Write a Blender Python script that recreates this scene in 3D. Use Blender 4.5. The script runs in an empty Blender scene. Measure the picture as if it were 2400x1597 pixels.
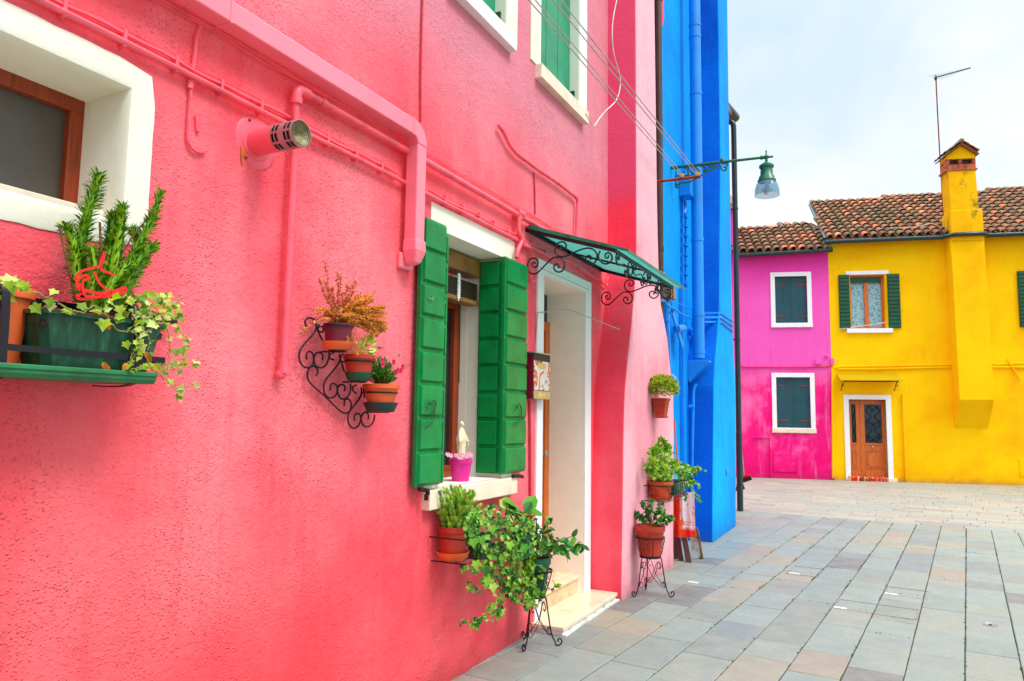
import bpy, math, random
from mathutils import Vector as V
from mathutils.noise import noise as N3
random.seed(7)
U=random.uniform
sc=bpy.context.scene; COL=sc.collection
# ---------------------------------------------------------------- camera
F=1698.3; PITCH=.10226; ROLL=.014476; YAW=-.47028; CAM=V((2.3381,0,1.58))
def rz(v,a):
    c,s=math.cos(a),math.sin(a); return V((c*v[0]+s*v[1],-s*v[0]+c*v[1],v[2]))
_cp,_sp,_cr,_sr=math.cos(PITCH),math.sin(PITCH),math.cos(ROLL),math.sin(ROLL)
FW=rz((0,_cp,_sp),YAW); _up=(0,-_sp,_cp)
RT=rz((_cr,_sr*_up[1],_sr*_up[2]),YAW); UP=rz((-_sr,_cr*_up[1],_cr*_up[2]),YAW)
from mathutils import Matrix
cd=bpy.data.cameras.new('camera'); cam=bpy.data.objects.new('camera',cd); COL.objects.link(cam)
M=Matrix.Identity(4)
for i in range(3):
    M[i][0]=RT[i]; M[i][1]=UP[i]; M[i][2]=-FW[i]; M[i][3]=CAM[i]
cam.matrix_world=M; cd.sensor_width=36; cd.sensor_fit='HORIZONTAL'; cd.lens=F/2400*36; cd.clip_end=600; cd.clip_start=.05
sc.camera=cam
# survey of the photograph: frames (origin, zoom) -> a point where the sight line meets a wall / ground plane
FR=dict(A=(0,0,3.364),B=(0,380,2.529),C=(400,0,3.364),D=(620,580,3.563),E=(900,440,3.409),F=(900,850,3.485),G=(950,1100,3.155),H=(1000,0,3.266),I=(1500,0,3.135),J=(1500,480,3.735),K=(1440,860,2.8),L=(1680,300,3.409),M=(1900,100,3.016),N=(1680,760,3.274),O=(1200,1100,1.964),Q=(1380,560,3.92),R=(1500,900,3.564),S=(1180,520,5.357),T=(0,620,4.9),Z=(0,0,.98167))
def ray(c,x,y):
    o=FR[c]; a=(o[0]+x/o[2]-1200)/F; b=-(o[1]+y/o[2]-798.5)/F
    return FW+a*RT+b*UP
def pl(c,x,y,n,d):
    r=ray(c,x,y); n=V(n); return CAM+r*((d-n.dot(CAM))/n.dot(r))
def wx(c,x,y,X=0.): return pl(c,x,y,(1,0,0),X)
def wy(c,x,y,Y): return pl(c,x,y,(0,1,0),Y)
def wz(c,x,y,z=0.): return pl(c,x,y,(0,0,1),z)
def size(c,px,p):   # metres covered by px pixels of frame c at point p
    return px/FR[c][2]/F*(V(p)-CAM).dot(FW)
FA=V((-1.11,20.39,0)); FT=V((math.sin(math.radians(74.2)),math.cos(math.radians(74.2)),0)); FN=V((FT.y,-FT.x,0))
def fw(u,o,z): return FA+FT*u+FN*o+V((0,0,z))
# ---------------------------------------------------------------- materials
def lin(c):
    return tuple(((v/255)/12.92 if v/255<=.04045 else ((v/255+.055)/1.055)**2.4) for v in c)+(1,)
MT={}
class NT:
    def __init__(s,name):
        s.m=bpy.data.materials.new(name); s.m.use_nodes=True; s.t=s.m.node_tree; s.b=s.t.nodes['Principled BSDF']; s.out=s.t.nodes['Material Output']
        s.co=s.n('ShaderNodeTexCoord').outputs['Object']
    def n(s,t,**k):
        x=s.t.nodes.new(t)
        for a,b in k.items(): setattr(x,a,b)
        return x
    def l(s,a,b): s.t.links.new(a,b)
    def scale(s,v):
        m=s.n('ShaderNodeMapping'); m.inputs['Scale'].default_value=v; s.l(s.co,m.inputs['Vector']); return m.outputs[0]
    def noise(s,sc_,det=4,rough=.55,vec=None,dist=0):
        x=s.n('ShaderNodeTexNoise'); x.inputs['Scale'].default_value=sc_; x.inputs['Detail'].default_value=det; x.inputs['Roughness'].default_value=rough; x.inputs['Distortion'].default_value=dist
        s.l(vec or s.co,x.inputs['Vector']); return x.outputs[0]
    def ramp(s,f,stops,mode='LINEAR'):
        r=s.n('ShaderNodeValToRGB'); r.color_ramp.interpolation=mode; e=r.color_ramp.elements
        while len(e)<len(stops): e.new(.5)
        for i,(p,c) in enumerate(stops):
            e[i].position=p; e[i].color=c if len(c)==4 else lin(c)
        s.l(f,r.inputs[0]); return r.outputs[0]
    def val(s,f,a,b,lo=0,hi=1):
        r=s.n('ShaderNodeMapRange'); s.l(f,r.inputs[0])
        for i,v in enumerate((a,b,lo,hi)): r.inputs[i+1].default_value=v
        return r.outputs[0]
    def math(s,op,a,b):
        r=s.n('ShaderNodeMath',operation=op)
        for i,v in enumerate((a,b)):
            if isinstance(v,(int,float)): r.inputs[i].default_value=v
            else: s.l(v,r.inputs[i])
        return r.outputs[0]
    def mix(s,f,a,b,mode='MIX'):
        r=s.n('ShaderNodeMix',data_type='RGBA',blend_type=mode)
        for i,v in ((0,f),(6,a),(7,b)):
            if isinstance(v,(int,float)): r.inputs[i].default_value=v
            elif isinstance(v,tuple): r.inputs[i].default_value=v if len(v)==4 else lin(v)
            else: s.l(v,r.inputs[i])
        return r.outputs[2]
    def bump(s,h,st,d,prev=None):
        r=s.n('ShaderNodeBump'); r.inputs['Strength'].default_value=st; r.inputs['Distance'].default_value=d; s.l(h,r.inputs['Height'])
        if prev: s.l(prev,r.inputs['Normal'])
        return r.outputs[0]
    def island(s): return s.n('ShaderNodeNewGeometry').outputs['Random Per Island']
    def done(s,col=None,rough=.5,metal=0,nrm=None,spec=None):
        if col is not None:
            if isinstance(col,tuple): s.b.inputs['Base Color'].default_value=col if len(col)==4 else lin(col)
            else: s.l(col,s.b.inputs['Base Color'])
        if isinstance(rough,(int,float)): s.b.inputs['Roughness'].default_value=rough
        else: s.l(rough,s.b.inputs['Roughness'])
        s.b.inputs['Metallic'].default_value=metal
        if spec is not None: s.b.inputs['Specular IOR Level'].default_value=spec
        if nrm: s.l(nrm,s.b.inputs['Normal'])
        return s.m
def sep(t): 
    x=t.n('ShaderNodeSeparateXYZ'); t.l(t.co,x.inputs[0]); return x.outputs
def plain(name,c,rough=.5,metal=0,var=.12,vs=9,bump=.1,bs=60,bd=.002):
    t=NT(name); f=t.noise(vs,5)
    c2=tuple(v*(1-var*2) for v in c); c3=tuple(min(255,v*(1+var)) for v in c)
    col=t.ramp(f,[(.3,c2),(.5,c),(.72,c3)])
    return t.done(col,rough,metal,t.bump(t.noise(bs,3),bump,bd) if bump else None)
def stucco(name,cols,rough=.85,bs=70,bst=.5,zband=None,streak=.35,spots=True,extra=None):
    t=NT(name); a=t.noise(.8,5,.6); 
    col=t.ramp(a,[(.32,cols[0]),(.5,cols[1]),(.68,cols[2])])
    st=t.noise(2.2,5,.65,t.scale((1.5,3.0,.35)))
    col=t.mix(t.val(st,.5,.75,0,streak),col,cols[2])
    st2=t.noise(3.1,4,.6,t.scale((2,4,.3)))
    col=t.mix(t.val(st2,.56,.8,0,streak*.9),col,cols[0])
    z=sep(t)[2]
    if zband:
        for (zb,soft,c,amt) in zband:
            w=t.math('ADD',z,t.math('MULTIPLY',t.noise(1.7,4),.28))
            col=t.mix(t.val(w,zb-soft+.14,zb+soft+.14,0,amt),col,c)
    if extra: col=extra(t,col,z)
    # hairline cracks
    cn=t.n('ShaderNodeTexNoise'); cn.inputs['Scale'].default_value=2.3; cn.inputs['Detail'].default_value=5; t.l(t.co,cn.inputs['Vector']); cw=t.n('ShaderNodeVectorMath',operation='MULTIPLY_ADD'); t.l(cn.outputs[1],cw.inputs[0]); cw.inputs[1].default_value=(.7,.7,.7); t.l(t.co,cw.inputs[2])
    cv=t.n('ShaderNodeTexVoronoi'); cv.feature='DISTANCE_TO_EDGE'; cv.inputs['Scale'].default_value=.8; t.l(cw.outputs[0],cv.inputs['Vector'])
    crk=t.math('MULTIPLY',t.val(cv.outputs['Distance'],.0,.004,.22,0),t.val(t.noise(.9,3),.52,.6,0,1)); col=t.mix(crk,col,tuple(v_*.62 for v_ in cols[0]))
    # rain streaks and old damp marks
    ds=t.noise(5,4,.6,t.scale((3,3,.22))); col=t.mix(t.math('MULTIPLY',t.val(ds,.56,.72,0,.28),t.val(t.noise(.7,3),.45,.6,0,1)),col,tuple(v_*.84 for v_ in cols[0]))
    dm=t.math('ADD',z,t.math('MULTIPLY',t.noise(2.4,6,.65),.9)); col=t.mix(t.val(dm,.62,.86,.22,0),col,tuple(v_*.8 for v_ in cols[0]))
    # grime near the ground
    g=t.math('ADD',z,t.math('MULTIPLY',t.noise(6,5),.22))
    col=t.mix(t.val(g,.10,.26,.4,0),col,(120,60,60) if cols[1][0]>200 else (60,70,80))
    wv=t.n('ShaderNodeVectorMath',operation='MULTIPLY_ADD'); nv=t.n('ShaderNodeTexNoise'); nv.inputs['Scale'].default_value=40; t.l(t.co,nv.inputs['Vector']); t.l(nv.outputs[1],wv.inputs[0]); wv.inputs[1].default_value=(.012,.012,.012); t.l(t.co,wv.inputs[2])
    v=t.n('ShaderNodeTexVoronoi'); v.inputs['Scale'].default_value=bs*1.2; t.l(wv.outputs[0],v.inputs['Vector'])
    dens=t.val(t.noise(1.7,4,.6),.36,.62,.12,1); rnd=t.val(t.n('ShaderNodeSeparateXYZ').outputs[0],0,1) if 0 else None
    sx=t.n('ShaderNodeSeparateColor'); t.l(v.outputs['Color'],sx.inputs[0])
    on=t.val(sx.outputs[0],.15,.6,0,1)
    pim=t.math('MULTIPLY',t.math('MULTIPLY',t.val(v.outputs['Distance'],.08,.42,1,0),on),dens)
    b=t.bump(t.noise(2.6,3),min(.5,bst*.7),.05 if bst>.2 else .01)
    b=t.bump(t.noise(bs*.5,5,.62),min(1,bst*1.0),.011,b)
    b=t.bump(pim,min(1,bst*1.15),.0065,b)
    b=t.bump(t.noise(bs*3.2,3,.6),bst*.55,.002,b)
    pit=t.math('MULTIPLY',t.val(t.noise(bs*1.3,2,.4),.30,.37,1,0),t.val(t.noise(1.3,3),.45,.6,0,1))
    dk=tuple(v_*.86 for v_ in cols[0]); col=t.mix(t.math('MULTIPLY',pit,.5*min(1,bst*1.2)),col,dk)
    col=t.mix(t.math('MULTIPLY',pim,.35),col,cols[2])
    return t.done(col,rough,0,b,.12)
def pinkx(t,col,z):
    y=sep(t)[1]
    # red glow put into the colour low on the near part of the wall
    w=t.math('ADD',t.math('ADD',z,t.math('MULTIPLY',y,.42)),t.math('MULTIPLY',t.noise(1.1,4),1.3))
    col=t.mix(t.val(w,1.9,3.3,.75,0),col,(254,66,70))
    return col
MT['pink']=stucco('pink_stucco',[(252,70,86),(253,106,118),(253,138,146)],zband=[(3.55,.4,(216,138,154),.85)],extra=pinkx,bst=.8,bs=70)
MT['pinkside']=stucco('deep_shaded_pink_stucco',[(250,54,82),(254,80,104),(254,106,124)],bst=.4,zband=[(3.7,.1,(232,86,126),.85)])  # repaint tone with the breast side's shade put into the colour
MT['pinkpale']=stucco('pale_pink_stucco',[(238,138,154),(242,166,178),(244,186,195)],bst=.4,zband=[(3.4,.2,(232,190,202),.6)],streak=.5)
MT['blue']=stucco('blue_stucco',[(0,126,222),(0,156,242),(0,176,250)],bst=.5,streak=.5,zband=[(3.2,.5,(0,138,226),.5)])
MT['blueside']=stucco('shaded_blue_stucco',[(0,88,192),(0,108,214),(0,124,226)],bst=.5,streak=.4,zband=[(1.95,-.04,(0,150,236),.0)],extra=lambda t,col,z: t.mix(t.val(t.math('ADD',z,t.math('MULTIPLY',t.noise(3,3),.06)),1.95,1.99,.75,0),col,(0,92,208)))  # shade of the breast's side face as colour; the low band is repaint
MT['magenta']=stucco('magenta_stucco',[(234,0,106),(242,28,132),(247,122,180)],bst=.25,bs=30,streak=.95,zband=[(2.75,.3,(240,96,190),.9),(5.3,.5,(232,20,150),.55)])
MT['yellow']=stucco('yellow_stucco',[(248,176,0),(255,200,0),(255,208,6)],bst=.25,bs=30,streak=.25)
MT['white']=stucco('cream_plaster',[(226,221,198),(240,237,220),(245,243,234)],bst=.16,bs=50,streak=.2)
MT['trim']=plain('white_paint_trim',(238,241,241),.6,var=.01,bump=.15,bs=30)
MT['sill']=plain('pale_stone',(234,220,196),.6,var=.035,vs=6,bump=.3,bs=45,bd=.003)
MT['pipe']=plain('pink_painted_pipe',(250,94,112),.42,var=.08,vs=7,bump=.25,bs=22)
MT['duct']=plain('pink_sheet_metal',(250,130,148),.35,var=.04,vs=2,bump=.05,bs=8)
MT['piped']=plain('dark_pink_cable',(205,40,66),.5,var=.08)
MT['bpipe']=plain('blue_painted_pipe',(0,140,230),.4,var=.04,vs=3,bump=.05)
MT['green']=None
def shutter():
    t=NT('green_gloss_paint'); c=t.ramp(t.noise(5,4),[(.3,(0,112,52)),(.55,(0,132,62)),(.75,(0,146,72))])
    return t.done(c,t.val(t.noise(14,3),.3,.7,.22,.4),0,t.bump(t.noise(25,3,.5,t.scale((1,1,6))),.12,.003),.3)
MT['green']=shutter()
MT['green2']=plain('weathered_emerald_paint',(0,142,98),.4,var=.08,vs=4); MT['teal']=plain('dark_teal_paint',(6,72,84),.6,var=.08,vs=3)
MT['dgreen']=plain('dark_green_paint',(4,78,48),.5,var=.1,vs=3)
MT['lampgreen']=plain('green_cast_iron',(8,104,68),.35,var=.08,bump=.1)
MT['gutter']=plain('dark_green_metal',(14,52,54),.35,var=.1)
MT['iron']=plain('black_iron',(26,22,30),.38,.3,var=.15,bump=.15,bs=120)
MT['rust']=plain('rusty_iron',(132,54,34),.75,.1,var=.2,bump=.3)
def wood(name,c,sc3=(14,14,1.2)):
    t=NT(name); f=t.noise(4,5,.6,t.scale(sc3),.6)
    return t.done(t.ramp(f,[(.3,tuple(v*.78 for v in c)),(.5,c),(.75,tuple(min(255,v*1.12) for v in c))]),.42,0,t.bump(f,.25,.002),.5)
MT['wood']=wood('brown_varnished_wood',(150,58,20)); MT['owood']=wood('orange_varnished_wood',(206,104,26)); MT['dwood']=wood('dark_weathered_wood',(92,60,52))
MT['glassd']=plain('dark_glass',(40,42,44),.08,0,var=.15,vs=1.5,bump=0)
MT['fly']=plain('insect_screen',(84,78,70),.3,0,var=.05,vs=3,bump=.2,bs=300)
MT['glassb']=plain('blue_dark_glass',(22,50,66),.15,0,var=.3,vs=8,bump=0)
MT['terra']=plain('terracotta',(196,78,34),.7,var=.16,vs=14,bump=.15,bs=90)
MT['terrared']=plain('red_brown_plastic',(176,50,24),.45,var=.08,vs=8,bump=.03)
MT['terraor']=plain('orange_plastic',(222,96,40),.5,var=.07,vs=8,bump=.03)
MT['burg']=plain('burgundy_plastic',(104,14,40),.4,var=.08,bump=.03)
MT['gplast']=plain('green_plastic',(16,82,58),.4,var=.2,vs=9,bump=.06)
def planterm():
    t=NT('weathered_green_plastic'); s1=t.noise(9,6,.7,t.scale((3,3,.8))); c=t.ramp(s1,[(.3,(4,46,28)),(.5,(8,68,44)),(.63,(24,94,68)),(.75,(104,150,130))])
    return t.done(c,.45,0,t.bump(t.noise(30,3),.1,.002))
MT['planter']=planterm(); MT['blindw']=plain('ochre_wood',(136,100,44),.5,var=.12); MT['blindd']=plain('dark_slats',(52,44,26),.5,var=.1)
def mossy(t,col,z):
    f=t.noise(3.2,6,.7,t.scale((1,1,.6))); return t.mix(t.val(f,.53,.66,0,.85),col,(92,92,34))
MT['ystain']=stucco('mossy_yellow_stucco',[(236,160,0),(246,184,2),(250,194,8)],bst=.25,bs=30,streak=.25,extra=mossy)
MT['tray']=plain('green_tray_plastic',(28,116,66),.45,var=.14,vs=7,bump=.05)
MT['soil']=plain('soil',(52,36,28),.95,var=.3,vs=60,bump=.9,bs=90,bd=.01)
MT['magpot']=plain('hot_pink_plastic',(216,20,140),.35,var=.04,bump=.03)
MT['cream']=plain('cream_resin',(236,214,176),.5,var=.06,vs=12,bump=.03)
MT['chrome']=plain('brushed_chrome',(190,196,204),.22,.85,var=.04,bump=.02)
MT['steel']=plain('galvanised_wire',(170,166,160),.4,.6,var=.06,bump=0)
MT['brown']=plain('brown_painted_pipe',(62,50,46),.45,var=.08)
MT['boxb']=plain('beige_plastic',(150,122,98),.55,var=.05)
MT['redp']=plain('dark_red_paint',(120,10,42),.3,var=.06)
MT['rstain']=plain('orange_rust_stain',(206,104,40),.8,var=.1); MT['creamtrim']=plain('cream_paint',(247,245,232),.6,var=.01,bump=.2,bs=30); MT['ribbon']=plain('red_ribbon',(226,14,10),.3,var=.05,bump=0)
MT['stalk']=plain('brown_stem',(112,78,40),.8,var=.2)
MT['twig']=plain('pale_green_stem',(150,140,60),.7,var=.2)
MT['marble']=plain('beige_marble',(234,212,180),.3,var=.05,vs=5,bump=.05)
MT['riser']=plain('beige_stone_riser',(222,190,150),.6,var=.07,vs=9,bump=.15)
MT['mortar']=plain('white_mortar',(214,214,206),.9,var=.1,vs=14,bump=.5,bs=40,bd=.01)
MT['brick']=plain('orange_brick',(178,88,56),.85,var=.2,vs=12,bump=.3)
MT['antenna']=plain('dull_aluminium',(72,84,88),.5,.4,var=.05,bump=0)
MT['black']=plain('black_plastic',(22,22,24),.5,var=.1)
MT['wire']=plain('white_cable',(214,206,196),.5,var=.05,bump=0)
MT['bulb']=plain('frosted_bulb',(200,205,205),.3,var=.02,bump=0)
def isl(name,cols,rough=.5,transl=.3,spec=.4,bump=None,mott=None):
    t=NT(name); n=len(cols); c=t.ramp(t.island(),[(i/(n-1) if n>1 else 0,k) for i,k in enumerate(cols)])
    if mott: c=t.mix(t.val(t.noise(mott[0],4),.35,.7,0,mott[1]),c,mott[2])
    nr=t.bump(t.noise(bump[0],4),bump[1],bump[2]) if bump else None
    t.done(c,rough,0,nr,spec)
    if transl:
        tr=t.n('ShaderNodeBsdfTranslucent'); t.l(c,tr.inputs[0]); mx=t.n('ShaderNodeMixShader'); mx.inputs[0].default_value=transl
        t.l(t.b.outputs[0],mx.inputs[1]); t.l(tr.outputs[0],mx.inputs[2]); t.l(mx.outputs[0],t.out.inputs[0])
    return t.m
MT['leafA']=isl('bright_green_leaves',[(50,110,10),(96,160,16),(140,190,30),(184,214,60)])
MT['leafB']=isl('ivy_leaves',[(10,66,24),(34,112,28),(80,156,32),(134,196,48),(186,218,104)])
MT['leafD']=isl('dark_glossy_leaves',[(12,72,26),(28,104,28),(56,138,34),(104,172,44)],.35)
MT['leafF']=isl('fig_leaves',[(20,88,30),(44,124,34),(84,160,44),(140,196,80)],.35)
MT['canopyedge']=plain('green_painted_edge',(10,120,96),.4,var=.15,bump=0)
MT['leafV']=isl('variegated_ivy_leaves',[(84,140,20),(150,186,24),(184,206,50),(214,224,140),(70,124,24),(170,196,30)])
MT['leafC']=isl('cactus_pads',[(66,120,22),(104,156,30),(146,182,44),(120,140,40)],.45,.1)
MT['leafE']=isl('spiny_green_leaves',[(26,80,8),(66,130,10),(120,178,20),(180,210,40)],.5,.2)
MT['leafY']=isl('yellow_green_leaves',[(96,140,10),(150,180,20),(190,204,50),(206,216,110)],.5,.3)
MT['dry']=isl('dry_heather',[(214,136,44),(240,170,62),(248,194,90),(220,136,54),(240,166,74)],.8,.3)
MT['dryr']=isl('reddish_heather',[(204,96,80),(226,140,92),(210,110,96),(232,170,96)],.8,.3)
MT['deadl']=isl('dead_leaves',[(196,112,20),(214,140,40)],.7,.3)
MT['petal']=isl('pale_pink_petals',[(240,150,190),(246,190,214),(236,120,170)],.5,.3)
MT['petalm']=isl('magenta_petals',[(210,10,80),(226,40,110)],.5,.3)
MT['moss']=isl('joint_weeds',[(60,92,20),(96,130,30),(70,84,30)],.8,.2)
def pave():
    t=NT('stone_slabs'); i=t.island()
    c=t.ramp(i,[(0,(132,144,138)),(.16,(124,136,133)),(.28,(138,143,133)),(.40,(132,144,138)),(.52,(126,132,125)),(.62,(148,140,122)),(.70,(130,141,136)),(.82,(118,126,127)),(.89,(146,132,116)),(.95,(106,104,104))],'CONSTANT')
    c=t.mix(t.val(t.noise(5,6,.65),.35,.7,0,.35),c,(164,166,154))
    c=t.mix(t.val(t.noise(1.3,4,.6),.45,.75,0,.35),c,(120,126,128)); c=t.mix(t.val(t.noise(.55,5,.7),.5,.7,0,.3),c,(150,144,126)); c=t.mix(t.val(t.noise(48,2,.4),.74,.78,0,.6),c,(66,62,58))
    c=t.mix(t.val(t.noise(26,5,.7),.5,.72,0,.45),c,(112,118,112)); c=t.mix(t.val(t.noise(90,4,.7),.55,.7,0,.4),c,(168,174,166))
    c=t.mix(t.val(t.noise(2.4,5,.6),.6,.72,0,.25),c,(164,150,122))
    b=t.bump(t.noise(9,5,.6),.35,.012); b=t.bump(t.noise(70,4),.3,.003,b)
    return t.done(c,t.val(t.noise(7,4),.3,.7,.38,.66),0,b,.4)
MT['slab']=pave()
def pave2():
    t=NT('warm_stone_slabs'); c=t.ramp(t.island(),[(0,(156,152,138)),(.2,(146,150,140)),(.4,(162,154,138)),(.55,(154,144,132)),(.7,(144,150,142)),(.82,(164,158,142)),(.93,(140,134,126))],'CONSTANT'); c=t.mix(t.val(t.noise(3,6,.65),.4,.7,0,.4),c,(150,146,134)); c=t.mix(t.val(t.noise(22,5,.7),.5,.72,0,.4),c,(134,130,120))
    return t.done(c,t.val(t.noise(5,4),.3,.7,.5,.75),0,t.bump(t.noise(60,4),.3,.004),.3)
MT['slab2']=pave2()
def tiles():
    t=NT('clay_roof_tiles'); c=t.ramp(t.island(),[(0,(128,96,74)),(.2,(142,106,80)),(.38,(110,88,70)),(.52,(150,110,84)),(.64,(124,108,78)),(.76,(166,114,86)),(.88,(200,118,82)),(.95,(212,138,100))],'CONSTANT')
    c=t.mix(t.val(t.noise(2.2,5,.7),.5,.75,0,.55),c,(96,96,58)); c=t.mix(t.val(t.noise(9,4,.7),.58,.75,0,.45),c,(72,62,52))
    return t.done(c,.9,0,t.bump(t.noise(30,4),.4,.01),.2)
MT['tile']=tiles()
def gbase():
    t=NT('joint_earth'); c=t.ramp(t.noise(2.5,6,.7),[(.35,(66,62,54)),(.52,(80,76,62)),(.62,(80,98,44)),(.8,(98,116,50))]); return t.done(c,.95,0,t.bump(t.noise(60,4),.8,.01))
MT['gbase']=gbase()
def rugm():
    t=NT('striped_rug'); x=sep(t)[0]; y=t.math('MULTIPLY',x,1.0)
    w=t.noise(9,2,.5,t.scale((1,1,.001))); v=t.ramp(w,[(0,(200,24,14)),(.42,(200,24,14)),(.46,(60,40,50)),(.5,(226,180,90)),(.54,(190,30,20)),(.6,(40,40,60)),(.65,(214,90,40)),(.7,(200,24,14))],'CONSTANT'); return t.done(v,.95,0,t.bump(t.noise(150,3),.6,.004))
MT['rug']=rugm()
def canopym():
    t=NT('green_polycarbonate'); c=t.ramp(t.noise(6,5,.7,t.scale((.6,3,1))),[(.3,(6,94,84)),(.55,(20,132,116)),(.8,(86,168,146))]); t.done(c,.25,0,None,.5)
    tr=t.n('ShaderNodeBsdfTranslucent'); tr.inputs[0].default_value=lin((150,214,206)); mx=t.n('ShaderNodeMixShader'); mx.inputs[0].default_value=.72
    t.l(t.b.outputs[0],mx.inputs[1]); t.l(tr.outputs[0],mx.inputs[2]); t.l(mx.outputs[0],t.out.inputs[0]); return t.m
MT['canopy']=canopym()
def glassm(name,c,al):
    t=NT(name); t.done(c,.05,0); tp=t.n('ShaderNodeBsdfTransparent'); tp.inputs[0].default_value=(.93,.97,.98,1); mx=t.n('ShaderNodeMixShader'); mx.inputs[0].default_value=al
    t.l(t.b.outputs[0],mx.inputs[1]); t.l(tp.outputs[0],mx.inputs[2]); t.l(mx.outputs[0],t.out.inputs[0]); return t.m
MT['lampglass']=glassm('lamp_glass',(90,150,176),.7)
def ycanm():
    t=NT('yellow_polycarbonate'); t.done((226,200,24),.35); tr=t.n('ShaderNodeBsdfTranslucent'); tr.inputs[0].default_value=lin((220,200,40)); mx=t.n('ShaderNodeMixShader'); mx.inputs[0].default_value=.5
    t.l(t.b.outputs[0],mx.inputs[1]); t.l(tr.outputs[0],mx.inputs[2]); t.l(mx.outputs[0],t.out.inputs[0]); return t.m
MT['ycanopy']=ycanm()
def lacem():
    t=NT('lace_curtain'); v=t.n('ShaderNodeTexVoronoi'); v.inputs['Scale'].default_value=16; t.l(t.co,v.inputs['Vector']); return t.done(t.ramp(v.outputs[0],[(.2,(70,140,160)),(.5,(150,190,200))]),.7)
MT['lace']=lacem()
def ventm():
    t=NT('dirty_vent_steel'); c=t.ramp(t.noise(40,6,.7),[(.3,(84,78,52)),(.5,(128,120,84)),(.75,(170,160,120))]); return t.done(c,.6,.3,t.bump(t.noise(90,4),.6,.004))
MT['ventin']=ventm(); MT['ventst']=plain('grey_pink_steel',(176,134,136),.35,.4,var=.1,vs=12)
# towel: orange border, white field with loose fruit-like splashes
def towelm():
    t=NT('orange_white_cloth'); s=sep(t); x=s[0]; z=s[2]
    f=t.noise(9,3,.5,t.scale((2,1,1)),1.2); c=t.ramp(f,[(.0,(232,224,236)),(.52,(232,224,236)),(.56,(240,190,30)),(.62,(236,84,20)),(.7,(232,224,236))],'CONSTANT')
    z2=t.val(z,.36,.40,1,0); c=t.mix(z2,c,(232,44,12)); x2=t.val(x,.345,.35,1,0); c=t.mix(x2,c,(232,44,12))
    for a in (.425,.45): c=t.mix(t.math('COMPARE',z,a) if 0 else t.math('MULTIPLY',t.val(z,a-.004,a-.003,0,1),t.val(z,a+.003,a+.004,1,0)),c,(236,96,60))
    for a in (.362,.372): c=t.mix(t.math('MULTIPLY',t.val(x,a-.003,a-.002,0,1),t.val(x,a+.002,a+.003,1,0)),c,(236,96,60))
    return t.done(c,.8,0,t.bump(t.noise(120,3),.3,.002))
MT['towel']=towelm()
def mailm():
    t=NT('mailbox_picture'); f=t.noise(7,2,.4,None,1.5); c=t.ramp(f,[(0,(214,220,228)),(.47,(214,220,228)),(.52,(60,50,60)),(.545,(226,92,56)),(.60,(236,130,90)),(.64,(206,214,226))],'CONSTANT'); return t.done(c,.2,.2)
MT['mailpic']=mailm(); MT['label']=plain('yellow_label',(214,184,96),.5,var=.03,bump=0)
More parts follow.
